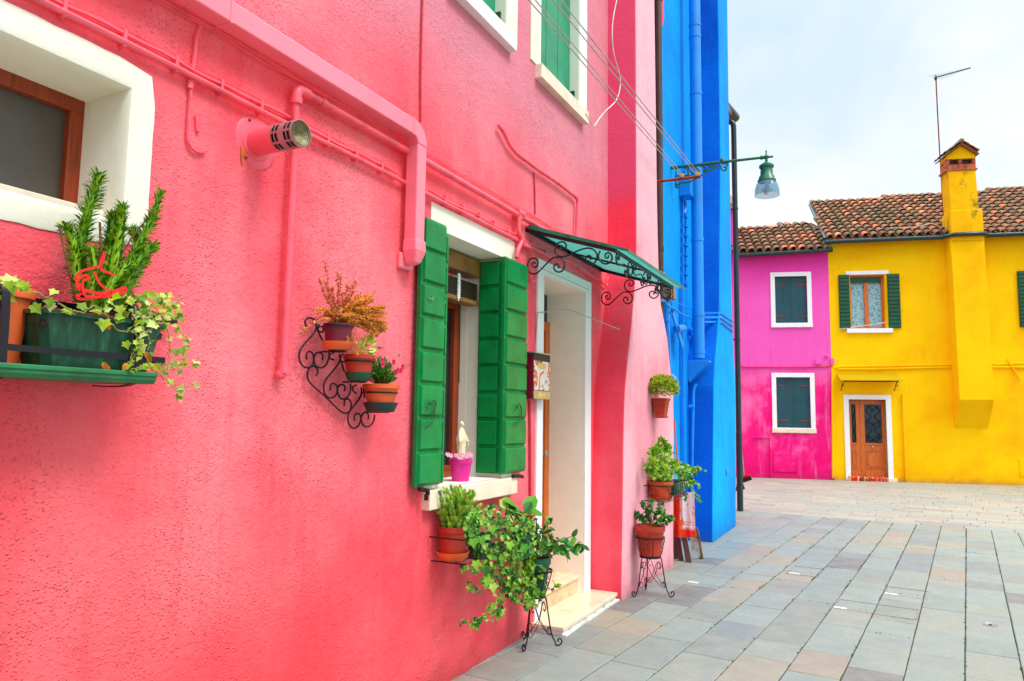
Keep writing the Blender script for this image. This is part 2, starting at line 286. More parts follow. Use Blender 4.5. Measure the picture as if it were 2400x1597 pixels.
# ---------------------------------------------------------------- mesh helpers
ORG={}
class MB:
    def __init__(s): s.v=[]; s.f=[]
    def add(s,v,f):
        o=len(s.v); s.v+= [V(p) for p in v]; s.f+=[tuple(i+o for i in q) for q in f]; return s
    def quad(s,a,b,c,d): return s.add([a,b,c,d],[(0,1,2,3)])
    def box(s,x0,x1,y0,y1,z0,z1,m=None):
        p=[(x,y,z) for x in (x0,x1) for y in (y0,y1) for z in (z0,z1)]
        if m: p=[m(*q) for q in p]
        return s.add(p,[(0,1,3,2),(4,6,7,5),(0,4,5,1),(2,3,7,6),(0,2,6,4),(1,5,7,3)])
    def fbox(s,u0,u1,o0,o1,z0,z1): return s.box(u0,u1,o0,o1,z0,z1,fw)
    def prism(s,pts,e):
        n=len(pts); e=V(e); p=[V(q) for q in pts]
        return s.add(p+[q+e for q in p],[tuple(range(n))[::-1],tuple(range(n,2*n))]+[(i,(i+1)%n,(i+1)%n+n,i+n) for i in range(n)])
    def tube(s,pts,r,n=8,closed=False,flat=None):
        pts=[V(p) for p in pts]; m=len(pts); R=r if isinstance(r,(list,tuple)) else [r]*m; o=len(s.v); ref=None
        for i,p in enumerate(pts):
            a=pts[i-1] if i or closed else p; b=pts[(i+1)%m] if i<m-1 or closed else p
            t=(b-a); t=t.normalized() if t.length>1e-9 else V((0,0,1))
            if ref is None: ref=V((0,0,1)) if abs(t.z)<.9 else V((1,0,0))
            if flat: x=V(flat[0]); x=(x-t*x.dot(t)).normalized(); ref=x
            x=(ref-t*ref.dot(t))
            x=x.normalized() if x.length>1e-6 else t.orthogonal().normalized()
            y=t.cross(x); ref=x
            for k in range(n):
                if flat:
                    an=2*math.pi*(k+.5)/n; cx=(1 if math.cos(an)>0 else -1)*flat[1] if n==4 else math.cos(an)*flat[1]; cy=(1 if math.sin(an)>0 else -1)*flat[2] if n==4 else math.sin(an)*flat[2]
                    s.v.append(p+x*cx+y*cy)
                else:
                    an=2*math.pi*k/n; s.v.append(p+(x*math.cos(an)+y*math.sin(an))*R[i])
        for i in range(m if closed else m-1):
            for k in range(n):
                a=o+i*n+k; b=o+i*n+(k+1)%n; c=o+((i+1)%m)*n+(k+1)%n; d=o+((i+1)%m)*n+k
                s.f.append((a,b,c,d))
        if not closed: s.f.append(tuple(o+k for k in range(n))[::-1]); s.f.append(tuple(o+(m-1)*n+k for k in range(n)))
        return s
    def lathe(s,c,prof,n=24,ax=(0,0,1),caps=True,mod=None):
        c=V(c); ax=V(ax).normalized(); x=V((1,0,0)) if abs(ax.x)<.9 else V((0,1,0)); x=(x-ax*x.dot(ax)).normalized(); y=ax.cross(x); o=len(s.v)
        for j,(r,h) in enumerate(prof):
            for k in range(n):
                an=2*math.pi*k/n; rr=r*(mod(an,j) if mod else 1); s.v.append(c+ax*h+(x*math.cos(an)+y*math.sin(an))*rr)
        for j in range(len(prof)-1):
            for k in range(n): s.f.append((o+j*n+k,o+j*n+(k+1)%n,o+(j+1)*n+(k+1)%n,o+(j+1)*n+k))
        if caps:
            s.f.append(tuple(o+k for k in range(n))[::-1]); s.f.append(tuple(o+(len(prof)-1)*n+k for k in range(n)))
        return s
    def ball(s,c,r,n=10,sc3=(1,1,1)):
        c=V(c); o=len(s.v); m=n//2
        for j in range(m+1):
            th=math.pi*(j+.02)/(m+.04)
            for k in range(n):
                an=2*math.pi*k/n; s.v.append(c+V((r*math.sin(th)*math.cos(an)*sc3[0],r*math.sin(th)*math.sin(an)*sc3[1],r*math.cos(th)*sc3[2])))
        for j in range(m):
            for k in range(n): s.f.append((o+j*n+k,o+(j+1)*n+k,o+(j+1)*n+(k+1)%n,o+j*n+(k+1)%n))
        return s
    def build(s,name,mat,parent=None,smooth=False,bevel=0,seg=2,mods=None):
        me=bpy.data.meshes.new(name); og=ORG.get(parent,V((0,0,0))) if parent else V((0,0,0))
        if parent is None and s.v:   # a top-level mesh gets its origin at its base
            mn=V((sum(v.x for v in s.v)/len(s.v),sum(v.y for v in s.v)/len(s.v),min(v.z for v in s.v))) if not getattr(s,'worldorg',False) else V((0,0,0)); og=mn
        me.from_pydata([tuple(v-og) for v in s.v],[],s.f); me.update()
        mats=mat if isinstance(mat,list) else [mat]
        for m in mats: me.materials.append(MT[m])
        o=bpy.data.objects.new(name,me); COL.objects.link(o)
        if parent: o.parent=parent; ORG[o]=og
        else: o.location=og; ORG[o]=og
        if smooth:
            for p in me.polygons: p.use_smooth=True
            if smooth!='all':
                try: me.set_sharp_from_angle(angle=math.radians(40))
                except Exception: pass
        if bevel:
            b=o.modifiers.new('b','BEVEL'); b.width=bevel; b.segments=seg; b.limit_method='ANGLE'; b.angle_limit=math.radians(35)
        return o
def tag(o,label,cat,group=None):
    o['label']=label; o['category']=cat
    if group: o['group']=group
    return o
def thing(name,label,cat,loc=(0,0,0),group=None):
    o=bpy.data.objects.new(name,None); COL.objects.link(o); o.location=V(loc); o.empty_display_size=.1; ORG[o]=V(loc)
    return tag(o,label,cat,group)
def struct(o): o['kind']='structure'; return o
def W0(): m=MB(); m.worldorg=True; return m
def cr(pts,k=5,closed=False):
    pts=[V(p) for p in pts]; n=len(pts); o=[]
    for i in range(n if closed else n-1):
        g=(lambda j: pts[j%n]) if closed else (lambda j: pts[min(max(j,0),n-1)])
        a,b,c,d=g(i-1),g(i),g(i+1),g(i+2)
        for q in range(k):
            t=q/k; o.append(.5*((2*b)+(c-a)*t+(2*a-5*b+4*c-d)*t*t+(3*b-3*c+d-a)*t**3))
    if not closed: o.append(pts[-1])
    return o
def frame(d,n=None):
    d=V(d).normalized(); n=V(n) if n is not None else V((U(-1,1),U(-1,1),U(-1,1)))
    n=n-d*n.dot(d)
    if n.length<1e-4: n=d.orthogonal()
    n.normalize(); return d,d.cross(n),n
IVY=[(0,0),(.2,-.12),(.4,-.06),(.36,.16),(.6,.36),(.34,.5),(.2,.68),(0,1),(-.2,.68),(-.34,.5),(-.6,.36),(-.36,.16),(-.4,-.06),(-.2,-.12)]
OVAL=[(0,0),(.22,.18),(.3,.45),(.2,.78),(0,1),(-.2,.78),(-.3,.45),(-.22,.18)]
LANCE=[(0,0),(.1,.25),(.1,.6),(0,1),(-.1,.6),(-.1,.25)]
ROUND=[(0,0),(.3,.15),(.42,.5),(.3,.85),(0,1),(-.3,.85),(-.42,.5),(-.3,.15)]
def leaf(mb,p,d,n,s,shape=OVAL,curl=.15,fold=.12):
    d,x,n=frame(d,n); p=V(p); q=[p+d*(b*s)+x*(a*s)+n*((-abs(a)*fold*-1.6-curl*b*b)*s) for a,b in shape]
    c=p+d*(.42*s)-n*(curl*.18*s); k=len(q)
    mb.add(q+[c],[(i,(i+1)%k,k) for i in range(k)])
def rdir(z0=-.3,z1=1.):
    a=U(0,2*math.pi); z=U(z0,z1); r=math.sqrt(max(0,1-z*z)); return V((r*math.cos(a),r*math.sin(a),z))
def bush(c,rad,n,s,shape,mb,zlo=-.4,out=.7,up=.35,jit=.3):
    c=V(c)
    for _ in range(n):
        d=rdir(zlo,1); r=U(.35,1)**.6; p=c+V((d.x*rad[0]*r,d.y*rad[1]*r,d.z*rad[2]*r))
        dd=(d*out+V((0,0,up))+V((U(-1,1),U(-1,1),U(-1,1)))*jit).normalized()
        leaf(mb,p,dd,V((U(-.4,.6),U(-.6,.3),1)),s*U(.65,1.25),shape)
def vine(st,lf,pts,r,n,s,shape,jit=.02,k=6):
    path=cr(pts,k); path=[p+V((U(-1,1),U(-1,1),U(-1,1)))*jit*.25 for p in path]; st.tube(path,r,5)
    for i in range(n):
        p=path[int(U(0,.999)*len(path))]+V((U(-1,1),U(-1,1),U(-1,1)))*jit
        leaf(lf,p,V((U(-.3,1),U(-1,.6),U(-1,.6))),V((U(.1,1),U(-1,.1),U(-.1,.9))),s*U(.6,1.3),shape)
def potprof(rb,rt,h,rim=.08,lip=1.06,th=.006):
    rh=h*rim*2
    return [(rb,0),(rb+(rt-rb)*.9,h-rh),(rt*lip,h-rh),(rt*lip*1.01,h),(rt*lip-th,h),(rt*.93-th,h-rh*1.3)]
def potted(name,label,cat,c,cx,yt,yb,wt,wb,X,mat,sauc=None,soilm='soil',group=None,plain_rim=.09,at=None):
    """pot whose foot stands at frame point (cx,yb) on plane X; returns thing, foot, top centre, radii"""
    b=wx(c,cx,yb,X) if at is None else V(at); t=wx(c,cx,yt,X) if at is None else wy(c,cx,yt,b.y)
    h=t.z-b.z; rt=size(c,wt,b)/2; rb=size(c,wb,b)/2
    th=thing(name,label,cat,b,group)
    zoff=0
    if sauc:
        sm,sw,sh=sauc; rs=size(c,sw,b)/2; hs=size(c,sh,b)
        MB().lathe(b-V((0,0,hs*.45)),[(rs*.72,0),(rs*.8,.004),(rs*.98,hs*.85),(rs,hs),(rs-.006,hs),(rs*.76,.008)],28).build('saucer',sm,th,True)
    MB().lathe(b,potprof(rb,rt,h,plain_rim),32).build('pot',mat,th,True)
    MB().lathe(b+V((0,0,h*.86)),[(rt*.9,0),(rt*.7,.006),(.001,.012)],16,mod=lambda a,j:1).build('soil',soilm,th,True)
    return th,b,V((b.x,b.y,b.z+h)),rt,rb
def wallgrid(mb,mp,u0,u1,z0,z1,holes,depth,subu=None):
    us=sorted(set([u0,u1]+[h[0] for h in holes]+[h[1] for h in holes])); zs=sorted(set([z0,z1]+[h[2] for h in holes]+[h[3] for h in holes]))
    for i in range(len(us)-1):
        for j in range(len(zs)-1):
            cu,cz=(us[i]+us[i+1])/2,(zs[j]+zs[j+1])/2
            if any(h[0]<cu<h[1] and h[2]<cz<h[3] for h in holes): continue
            mb.quad(mp(us[i],0,zs[j]),mp(us[i+1],0,zs[j]),mp(us[i+1],0,zs[j+1]),mp(us[i],0,zs[j+1]))
    for a,b,c,d in holes:
        mb.quad(mp(a,0,c),mp(a,0,d),mp(a,-depth,d),mp(a,-depth,c)); mb.quad(mp(b,0,c),mp(b,-depth,c),mp(b,-depth,d),mp(b,0,d))
        mb.quad(mp(a,0,d),mp(b,0,d),mp(b,-depth,d),mp(a,-depth,d)); mb.quad(mp(a,0,c),mp(a,-depth,c),mp(b,-depth,c),mp(b,0,c))
def ring(mb,mp,a,b,c,d,w,o0,o1,bottom=True,wob=0):
    """flat band round opening a..b, c..d; width w; from offset o0 to o1 (butted pieces)"""
    mb.box(a-w,b+w,o0,o1,d,d+w,mp); mb.box(a-w,a,o0,o1,c,d,mp); mb.box(b,b+w,o0,o1,c,d,mp)
    if bottom: mb.box(a-w,b+w,o0,o1,c-w,c,mp)
pm=lambda y,o,z: V((o,y,z))   # pink/blue street wall: y along, o out of the wall
def fu(c,x,y,o=0.):
    p=pl(c,x,y,FN,FN.dot(FA)+o)-FA; return p.dot(FT),p.z
# ---------------------------------------------------------------- ground and paving
g=W0(); g.quad((-90,-60,-.014),(90,-60,-.014),(90,120,-.014),(-90,120,-.014)); struct(g.build('ground','gbase'))
PA=math.radians(5.12); ca,sa=math.cos(PA),math.sin(PA)
def qs(q,s,z=0): return V((q*ca+s*sa,-q*sa+s*ca,z))
m=W0()
def slab(q0,q1,s0,s1,g=.0035):
    q0+=g;q1-=g;s0+=g;s1-=g; z=U(-.0015,.0015); c=.005; dz=[U(-.001,.001) for _ in range(4)]
    cs=[(q0,s0),(q1,s0),(q1,s1),(q0,s1)]; j=[(U(-.0015,.0015),U(-.0015,.0015)) for _ in range(4)]
    cs=[(a+j[i][0],b+j[i][1]) for i,(a,b) in enumerate(cs)]
    mq,ms=(q0+q1)/2,(s0+s1)/2; ins=[(a+(c if a<mq else -c),b+(c if b<ms else -c)) for a,b in cs]
    m.add([qs(a,b,z+dz[i]) for i,(a,b) in enumerate(ins)]+[qs(a,b,z-.004) for a,b in cs]+[qs(a,b,-.013) for a,b in cs],
          [(0,1,2,3)]+[(4+i,4+(i+1)%4,(i+1)%4,i) for i in range(4)]+[(8+i,8+(i+1)%4,4+(i+1)%4,4+i) for i in range(4)])
edges=[-1.66,-1.34,-1.01,-.69,-.36,-.03,.29,.62,.965,1.29,1.605,1.93,2.25,2.56]; 
while edges[-1]<9: edges.append(edges[-1]+.32)
JN=[]
for a,b in zip(edges,edges[1:]):
    s=-2+U(0,.5)
    while s<13.05:
        L=random.choice((.3,.38,.45,.52,.6,.7)) if s>7.5 else random.choice((.42,.5,.6,.66,.78)); e=min(s+L,13.1)
        if 13.1-e<.15: e=13.1
        slab(a,b,s,e); JN.append((a,s,e)); s=e
s=13.1
while s<24:
    d=random.choice((.22,.25,.28)); q=-6+U(0,.5)
    while q<9:
        L=U(.35,.85); slab(q,q+L,s,s+d); q+=L
    s+=d
pv_=struct(m.build('paving',['slab','slab2']))
for p_ in pv_.data.polygons:
    cc=p_.center; s_=cc.x*sa+cc.y*ca
    if s_>13.1: p_.material_index=1
# weeds growing in the joints
m=W0()
for a,s0,s1 in JN:
    if a<.2 or a>4: continue
    dens=max(0,min(1,(s0-3.2)/6))*(1.0 if (a in (1.29,1.605,.965,.62) or a>2.2) else .45)
    for _ in range(int(dens*U(0,14))):
        s=U(s0,s1); p=qs(a+U(-.004,.004),s,-.002)
        for k in range(3): leaf(m,p,V((U(-1,1),U(-1,1),U(.2,1))),V((0,0,1)),U(.007,.015),ROUND)
    if U(0,1)<.3*dens:
        for _ in range(12):
            q=U(a,a+.32); p=qs(q,s0+U(-.003,.003),-.002); leaf(m,p,V((U(-1,1),U(-1,1),U(.2,1))),V((0,0,1)),U(.007,.014),ROUND)
for _ in range(500):
    q=round(U(-2,7)/.61)*.61+U(-.1,.1); s=13.1+round(U(0,22))*.25+U(-.01,.01); p=qs(q,s+U(-.12,.12) if U(0,1)<.3 else s,0)
    leaf(m,p,V((U(-1,1),U(-1,1),U(.1,.6))),V((0,0,1)),U(.008,.016),ROUND)
w=m.build('joint_weeds','moss'); w['kind']='stuff'; tag(w,'green moss and tiny weeds in the joints of the stone paving','weeds')
# small access covers let into the paving
def cover(c,x,y,wq,ws,label,mq):
    p=wz(c,x,y); q=p.x*ca-p.y*sa; s=p.x*sa+p.y*ca
    th=thing('access_cover',label,'access cover',qs(q,s),'utility covers let into the paving')
    b=MB(); t=.007
    for (a0,a1,b0,b1) in ((q,q+wq,s,s+t),(q,q+wq,s+ws-t,s+ws),(q,q+t,s+t,s+ws-t),(q+wq-t,q+wq,s+t,s+ws-t)):
        b.box(a0,a1,b0,b1,-.01,.0035,lambda x_,y_,z_:qs(x_,y_,z_))
    b.build('frame','steel',th)
    MB().box(q+mq,q+mq+.1,s+.012,s+.06,-.01,.0045,lambda x_,y_,z_:qs(x_,y_,z_)).build('marker_plate','mortar',th)
cover('O',805,522,.36,.42,'square paved access cover just in front of the nearer pot stand buttress',.0)
cover('O',1262,480,.3,.45,'square paved access cover with pale marker plate, farther one in mid pavement',.02)
cover('O',1478,640,.62,.36,'wide paved access cover with pale marker plate at its near left corner',.0)
cover('O',1716,576,.34,.36,'square paved access cover with pale marker plate right of the wide one',.0)
th=thing('stop_cock_cover','small round grey lid in a dark purple slab at the right','cover',wz('O',2203,722))
MB().lathe(wz('O',2203,722,-.01),[(.05,0),(.05,.013),(.042,.0135),(.04,.011)],20).build('lid','steel',th,True)
MB().lathe(wz('O',2203,722,-.005),[(.012,0),(.012,.012)],10).build('pin','iron',th)
# ---------------------------------------------------------------- pink house
PH=thing('pink_house','tall salmon pink stucco house filling the left side with green shutters and white trim','house',(0,0,0))
yA1,yA0=wx('H',603,200).y,3.72; yB0,yB1=wx('H',870,200).y,wx('H',1165,300).y
m=MB(); wallgrid(m,pm,-4,8.42,-.05,8.5,[(.25,1.585,2.235,2.715),(3.66,4.46,1.15,2.68),(5.11,6.01,.0,2.68),(yA0,yA1,4.33,6.2),(yB0,yB1,4.33,6.2)],.3)
m.quad((0,-4,8.5),(0,8.42,8.5),(-6,8.42,8.5),(-6,-4,8.5)); m.quad((0,-4,-.05),(0,-4,8.5),(-6,-4,8.5),(-6,-4,-.05)); m.quad((0,8.42,8.5),(0,8.42,-.05),(-6,8.42,-.05),(-6,8.42,8.5))
wl=m.build('wall',['pink','white'],PH)
for p in wl.data.polygons:
    c=p.center
    if -.31<c.x<-.01 and c.y<8 and c.z<8: p.material_index=1
# flared chimney breast
XB=.30
Lp=[('Z',1464,0),('Q',448,0),('Q',447,160),('Q',438,330),('Q',430,480),('Q',405,770),('Q',380,1000),('Q',358,1200),('Q',338,1450),('K',70,300),('K',62,900),('Z',1432,1378)]
Rp=[('H',1735,0),('H',1768,1568),('Q',645,250),('Q',660,570),('Q',690,700),('Q',718,850),('Q',736,1000),('Q',750,1150),('Q',768,1350),('R',285,130),('R',285,700),('R',282,1510)]
def breast(Lp,Rp,X,mats,back,nm,ztop,par,bev=.025):
    L=[wx(*a,X) for a in Lp]; R=[wx(*a,X) for a in Rp]; L[-1].z=-.05; R[-1].z=-.05
    L[0]=V((X,L[0].y+(L[0].y-L[1].y)*0,ztop)); R[0]=V((X,R[0].y,ztop))
    m=MB(); zs=sorted(set([round(v.z,2) for v in L+R]))
    def at(P,z):
        P=sorted(P,key=lambda v:v.z)
        for a,b in zip(P,P[1:]):
            if a.z<=z<=b.z+1e-6: return a.y+(b.y-a.y)*((z-a.z)/max(1e-6,b.z-a.z))
        return P[0].y if z<P[0].z else P[-1].y
    n=26; vs=[]
    for i in range(n+1):
        z=-.05+(ztop+.05)*(i/n)**1.6
        yl,yr=at(L,z),at(R,z); vs+=[V((back,yl,z)),V((X,yl,z)),V((X,yr,z)),V((back,yr,z))]
    fs=[]
    for i in range(n):
        for k in range(3): a=i*4+k; fs.append((a,a+1,a+5,a+4))
    fs.append((n*4,n*4+1,n*4+2,n*4+3)); m.add(vs,fs)
    o=m.build(nm,mats,par,bevel=bev,seg=3)
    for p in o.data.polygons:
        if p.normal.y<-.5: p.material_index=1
    return o
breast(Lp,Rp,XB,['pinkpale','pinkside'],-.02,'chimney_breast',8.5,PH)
# left window with rounded plaster surround
def surround(y0,y1,z0,z1,w,nm,par,xo=.012,bot=True,wob=.004,inn=.02):
    m=MB(); N=[]
    def side(p0,p1,k):
        return [(p0[0]+(p1[0]-p0[0])*i/k,p0[1]+(p1[1]-p0[1])*i/k) for i in range(k)]
    loop=side((y0,z0),(y1,z0),24)+side((y1,z0),(y1,z1),14)+side((y1,z1),(y0,z1),24)+side((y0,z1),(y0,z0),14)
    def off(y,z,d):
        oy=(1 if abs(y-y1)<1e-6 else -1 if abs(y-y0)<1e-6 else 0); oz=(1 if abs(z-z1)<1e-6 else -1 if abs(z-z0)<1e-6 else 0)
        k=.78 if oy and oz and d>.03 else 1
        return y+oy*d*k,z+oz*d*k
    prof=[(w,-.004,1),(w,xo*.6,1),(w-.012,xo,.5),(.03,xo,0),(.012,xo*.9,0),(.0,xo*.45,0),(-.006,-.008,0),(-.008,-.05,0),(-.006,-.296,0)]
    rings=[]
    for d,x,wb in prof:
        rings.append(len(m.v))
        for i,(y,z) in enumerate(loop):
            a,b=off(y,z,d+(wob*wb*N3(V((y*22,z*22,0)))*2.4)); m.v.append(V((x,a,b)))
    n=len(loop)
    for r in range(len(prof)-1):
        for i in range(n):
            m.f.append((rings[r]+i,rings[r]+(i+1)%n,rings[r+1]+(i+1)%n,rings[r+1]+i))
    return m.build(nm,'white',par,True)
wi=MB(); X0=-.285
f0=wx('A',530,870,X0); yr,zt=1.585,2.715; wt=.05
def frm(m,mp,a,b,c,d,w,o0,o1): ring(m,mp,a+w,b-w,c+w,d-w,w,o0,o1)
frm(wi,pm,.25,1.583,2.237,2.713,.055,-.295,-.25)
wl_=wi.build('window','wood',PH,bevel=.004)
MB().box(.305,1.529,-.285,-.28,2.292,2.659,pm).build('insect_screen','fly',wl_)
sr=surround(.25,1.585,2.235,2.715,.094,'surround',wl_,xo=.007,wob=.0018)
MB().box(.2,1.6,-.2,.004,2.225,2.25,pm).build('sill','sill',wl_,bevel=.003)
# shuttered ground floor window
w2=MB(); frm(w2,pm,3.665,4.455,1.152,2.40,.075,-.4,-.345)
w2.box(4.0,4.06,-.4,-.35,1.227,2.325,pm); w2.box(3.665,4.455,-.4,-.3,1.152,1.19,pm)
W2=w2.build('window','wood',PH,bevel=.006)
MB().box(3.74,4.38,-.385,-.375,1.227,2.325,pm).build('glass','glassd',W2)
rv=MB(); ring(rv,pm,3.664,4.456,1.152,2.676,.004,-.42,-.29,True); rv.build('reveal','white',W2)
sf=MB(); ring(sf,pm,3.66,4.46,1.15,2.68,.15,-.003,.007,False); sf.build('surround','white',W2,bevel=.002)
MB().box(3.68,4.44,-.30,-.17,2.55,2.665,pm).build('blind_box','blindw',W2,bevel=.006)
b=MB()
for i in range(9): b.box(3.70,4.42,-.285+.004*(i%2),-.19,2.38+i*.0135,2.389+i*.0135,pm)
b.build('rolled_blind','blindd',W2); MB().box(3.69,4.43,-.285,-.185,2.345,2.376,pm).build('blind_rail','blindw',W2,bevel=.004)
b=MB(); yb=wx('E',590,640,-.18).y
for i in range(12): b.box(yb,yb+.035,-.183,-.176,2.36+i*.014,2.369+i*.014,pm)
b.tube([(-.18,yb+.017,2.53),(-.176,yb+.02,2.4),(-.178,yb+.012,2.34)],.006,6); b.build('blind_cord','trim',W2)
s=MB(); s.box(3.5,4.61,-.31,.055,1.035,1.148,pm); s.build('sill','sill',W2,bevel=.006)
def leafsh(mp,a,b,o0,o1,z0,z1,nb,nm='shutter',edge=None):
    m=MB(); h=(z1-z0)/nb; g=.006
    m.box(a,b,o0,o0+(o1-o0)*.6,z0,z1,mp)
    for i in range(nb):
        x0,x1=a+.012,b-.012; za,zb=z0+i*h+g,z0+(i+1)*h-g; om=o0+(o1-o0)*.6; c=.012
        p=[mp(x0,om,za),mp(x1,om,za),mp(x1,om,zb),mp(x0,om,zb),mp(x0+c*.5,o1,za+c),mp(x1-c*.5,o1,za+c),mp(x1-c*.5,o1,zb-c),mp(x0+c*.5,o1,zb-c)]
        m.add(p,[(4,5,6,7)]+[(j,(j+1)%4,4+(j+1)%4,4+j) for j in range(4)])
    return m
sl=leafsh(pm,3.35,3.60,.03,.072,1.178,2.70,8).build('shutter','green',W2,bevel=.002)
sl2=leafsh(pm,3.612,3.662,.02,.05,1.178,2.66,8).build('shutter','green',W2,bevel=.002)
sr1=leafsh(lambda u,o,z:V((u,4.452-o,z)),-.18,.0,.0,.042,1.178,2.66,8).build('shutter','green',W2,bevel=.002)
sr2=leafsh(pm,4.405,4.755,.012,.055,1.178,2.68,8).build('shutter','green',W2,bevel=.002)
def ih(pts,par,r=.005,mat='dgreen'): MB().tube(cr(pts,4),r,6).build('hook',mat,par,True)
ih([wx('F',x,y,.085) for x,y in ((350,370),(375,350),(372,325),(400,310),(424,335),(412,400),(405,470),(370,495),(345,525))],sl,.0045)
ih([wx('F',x,y,.07) for x,y in ((1065,390),(1085,375),(1085,350),(1105,340),(1122,380),(1118,440),(1105,485),(1070,500),(1062,520))],sr2,.0045)
ih([wx('E',x,y,.08) for x,y in ((355,885),(390,892),(390,870))],sl,.0035,'steel'); ih([wx('E',x,y,.06) for x,y in ((455,920),(486,925),(486,902))],sl,.0035,'steel')
for pts,nm in ((((285,1035),(330,1040),(358,1045),(358,1075),(345,1085),(345,1125)),'l'),(((1050,930),(1085,928),(1130,930),(1130,945)),'r')):
    MB().tube([wx('F',x,y,.06) for x,y in pts],.012,6).build('shutter_dog','iron',W2,True)
MB().tube([wx('E',x,y,-.34) for x,y in ((612,760),(600,1560))],.003,5).build('cord','gplast',W2)
# door
dr=MB(); dr.box(5.11,6.01,-.38,-.33,.21,.27,pm)
D=wx('E',1330,1080,-.33)
frm(dr,pm,5.112,6.008,.21,2.42,.09,-.40,-.325)
for zz in (.75,1.25,1.8): dr.box(5.19,5.93,-.40,-.34,zz,zz+.09,pm)
dr.box(5.2,5.92,-.39,-.36,.25,2.36,pm)
DR=dr.build('door','owood',PH,bevel=.006)
MB().box(5.112,6.008,-.4,-.36,2.42,2.676,pm).build('transom_glass','glassd',DR)
MB().lathe((-.325,5.85,1.25),[(.02,0),(.012,.02),(.028,.04),(.02,.055)],14,ax=(1,0,0)).build('handle','steel',DR,True)
rv=MB()
for a,b in ((5.106,5.112),(6.008,6.014)): rv.box(a,b,-.40,-.003,.0,2.68,pm)
rv.box(5.112,6.008,-.40,-.003,2.676,2.682,pm); rv.build('reveal','creamtrim',DR)
ds=MB(); ds.box(5.0,6.15,-.003,.02,2.68,2.79,pm); ds.box(5.0,5.11,-.003,.02,.0,2.68,pm); ds.box(6.01,6.15,-.003,.02,.0,2.68,pm); ds.build('surround','trim',DR,bevel=.006)
st=MB(); st.box(4.985,6.24,-.1,.255,.034,.064,pm); ST=st.build('doorstep','marble',PH,bevel=.006)
MB().box(4.995,6.23,-.1,.24,-.01,.034,pm).build('step_base','mortar',ST)
MB().box(5.115,6.005,-.4,-.055,.064,.185,pm).build('riser','riser',ST,bevel=.003)
MB().box(5.113,6.007,-.4,-.035,.185,.213,pm).build('upper_tread','marble',ST,bevel=.005)
m=W0(); pts=[(x,y) for x,y in ((4.99,.24),(6.24,.24),(6.24,.275),(5.9,.268),(5.6,.272),(5.3,.265),(4.99,.27))]
m.prism([(x,y,.0) for y,x in pts],(0,0,.012)); m.build('mortar_line','mortar',PH)
# upper windows
for (a,b,h0,wl0,lf) in ((yA0,yA1,3.62,.14,0),(yB0,yB1,4.93,.1,1)):
    w=MB(); d=-.085
    n=2 if lf==0 else 3; 
    e=[a,a+(b-a)*.5,b] if lf==0 else [a,a+(b-a)*.36,a+(b-a)*.66,b]
    for i in range(n): w.box(e[i]+.004,e[i+1]-.004,d-.04,d,4.34,6.19,pm)
    Wn=w.build('window_shutters','green2',PH,bevel=.004)
    rv=MB(); ring(rv,pm,a+.003,b-.003,4.333,6.197,.004,-.25,.0,False); rv.build('reveal','white',Wn)
    sf=MB(); wr=(4.6-b if lf==0 else 6.04-b); ring(sf,pm,a,b,4.33,6.2,max(.06,wr if wr<.2 else .12),-.003,.009,False); sf.build('surround','white',Wn,bevel=.003)
    MB().box(h0,wx('H',688,400,.055).y if lf==0 else wx('H',1238,950,.055).y,-.16,.06,4.215,4.33,pm).build('sill','sill' if lf else 'trim',Wn,bevel=.005)
    hg=MB()
    hg.box(b-.12,b-.01,d,d+.012,4.42,4.45,pm); hg.box(b-.02,b,d,d+.05,4.36,4.5,pm); hg.build('hinge','dgreen',Wn)
# ---------------------------------------------------------------- blue house
BH=thing('blue_house','tall bright blue stucco house with a flared chimney breast beyond the pink house','house',(0,8.5,0))
m=MB(); wallgrid(m,pm,8.42,11.45,-.05,8.9,[],.1); m.quad((0,11.45,-.05),(-6,11.45,-.05),(-6,11.45,8.9),(0,11.45,8.9)); m.quad((0,8.42,8.9),(0,11.45,8.9),(-6,11.45,8.9),(-6,8.42,8.9)); m.quad((0,8.42,8.5),(-6,8.42,8.5),(-6,8.42,8.9),(0,8.42,8.9))
m.build('wall','blue',BH)
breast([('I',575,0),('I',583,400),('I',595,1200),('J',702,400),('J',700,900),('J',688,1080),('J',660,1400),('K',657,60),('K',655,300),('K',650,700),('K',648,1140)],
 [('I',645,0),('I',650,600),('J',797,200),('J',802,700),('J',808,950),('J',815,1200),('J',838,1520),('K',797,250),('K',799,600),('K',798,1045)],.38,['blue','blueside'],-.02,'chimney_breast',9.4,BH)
pts=[wx('I',x,y,.003) for x,y in ((100,-20),(175,-20),(172,60),(176,130),(165,190),(150,215),(146,262),(140,275),(100,280))]
MB().prism(pts,(.003,0,0)).build('pink_paint_patch','pinkside',BH)
MB().lathe((.38,wx('R',722,730,.38).y,wx('R',722,730,.38).z),[(.055,-.01),(.055,.012),(.045,.018)],20,ax=(1,0,0)).build('wall_disc','bpipe',BH,True)
# low house beyond
LH=thing('low_house','narrow low house behind the blue one, only its eave and dark gutter end showing','house',(-.25,12.2,0))
MB().box(-6,-.25,11.46,12.85,-.05,7.0).build('wall','magenta',LH)
MB().prism([(-6.2,11.46,8.7),(.12,11.46,7.08),(.12,11.46,7.0),(-6.2,11.46,8.6)],(0,1.5,0)).build('roof','tile',LH)
e=wx('I',685,850,.1)
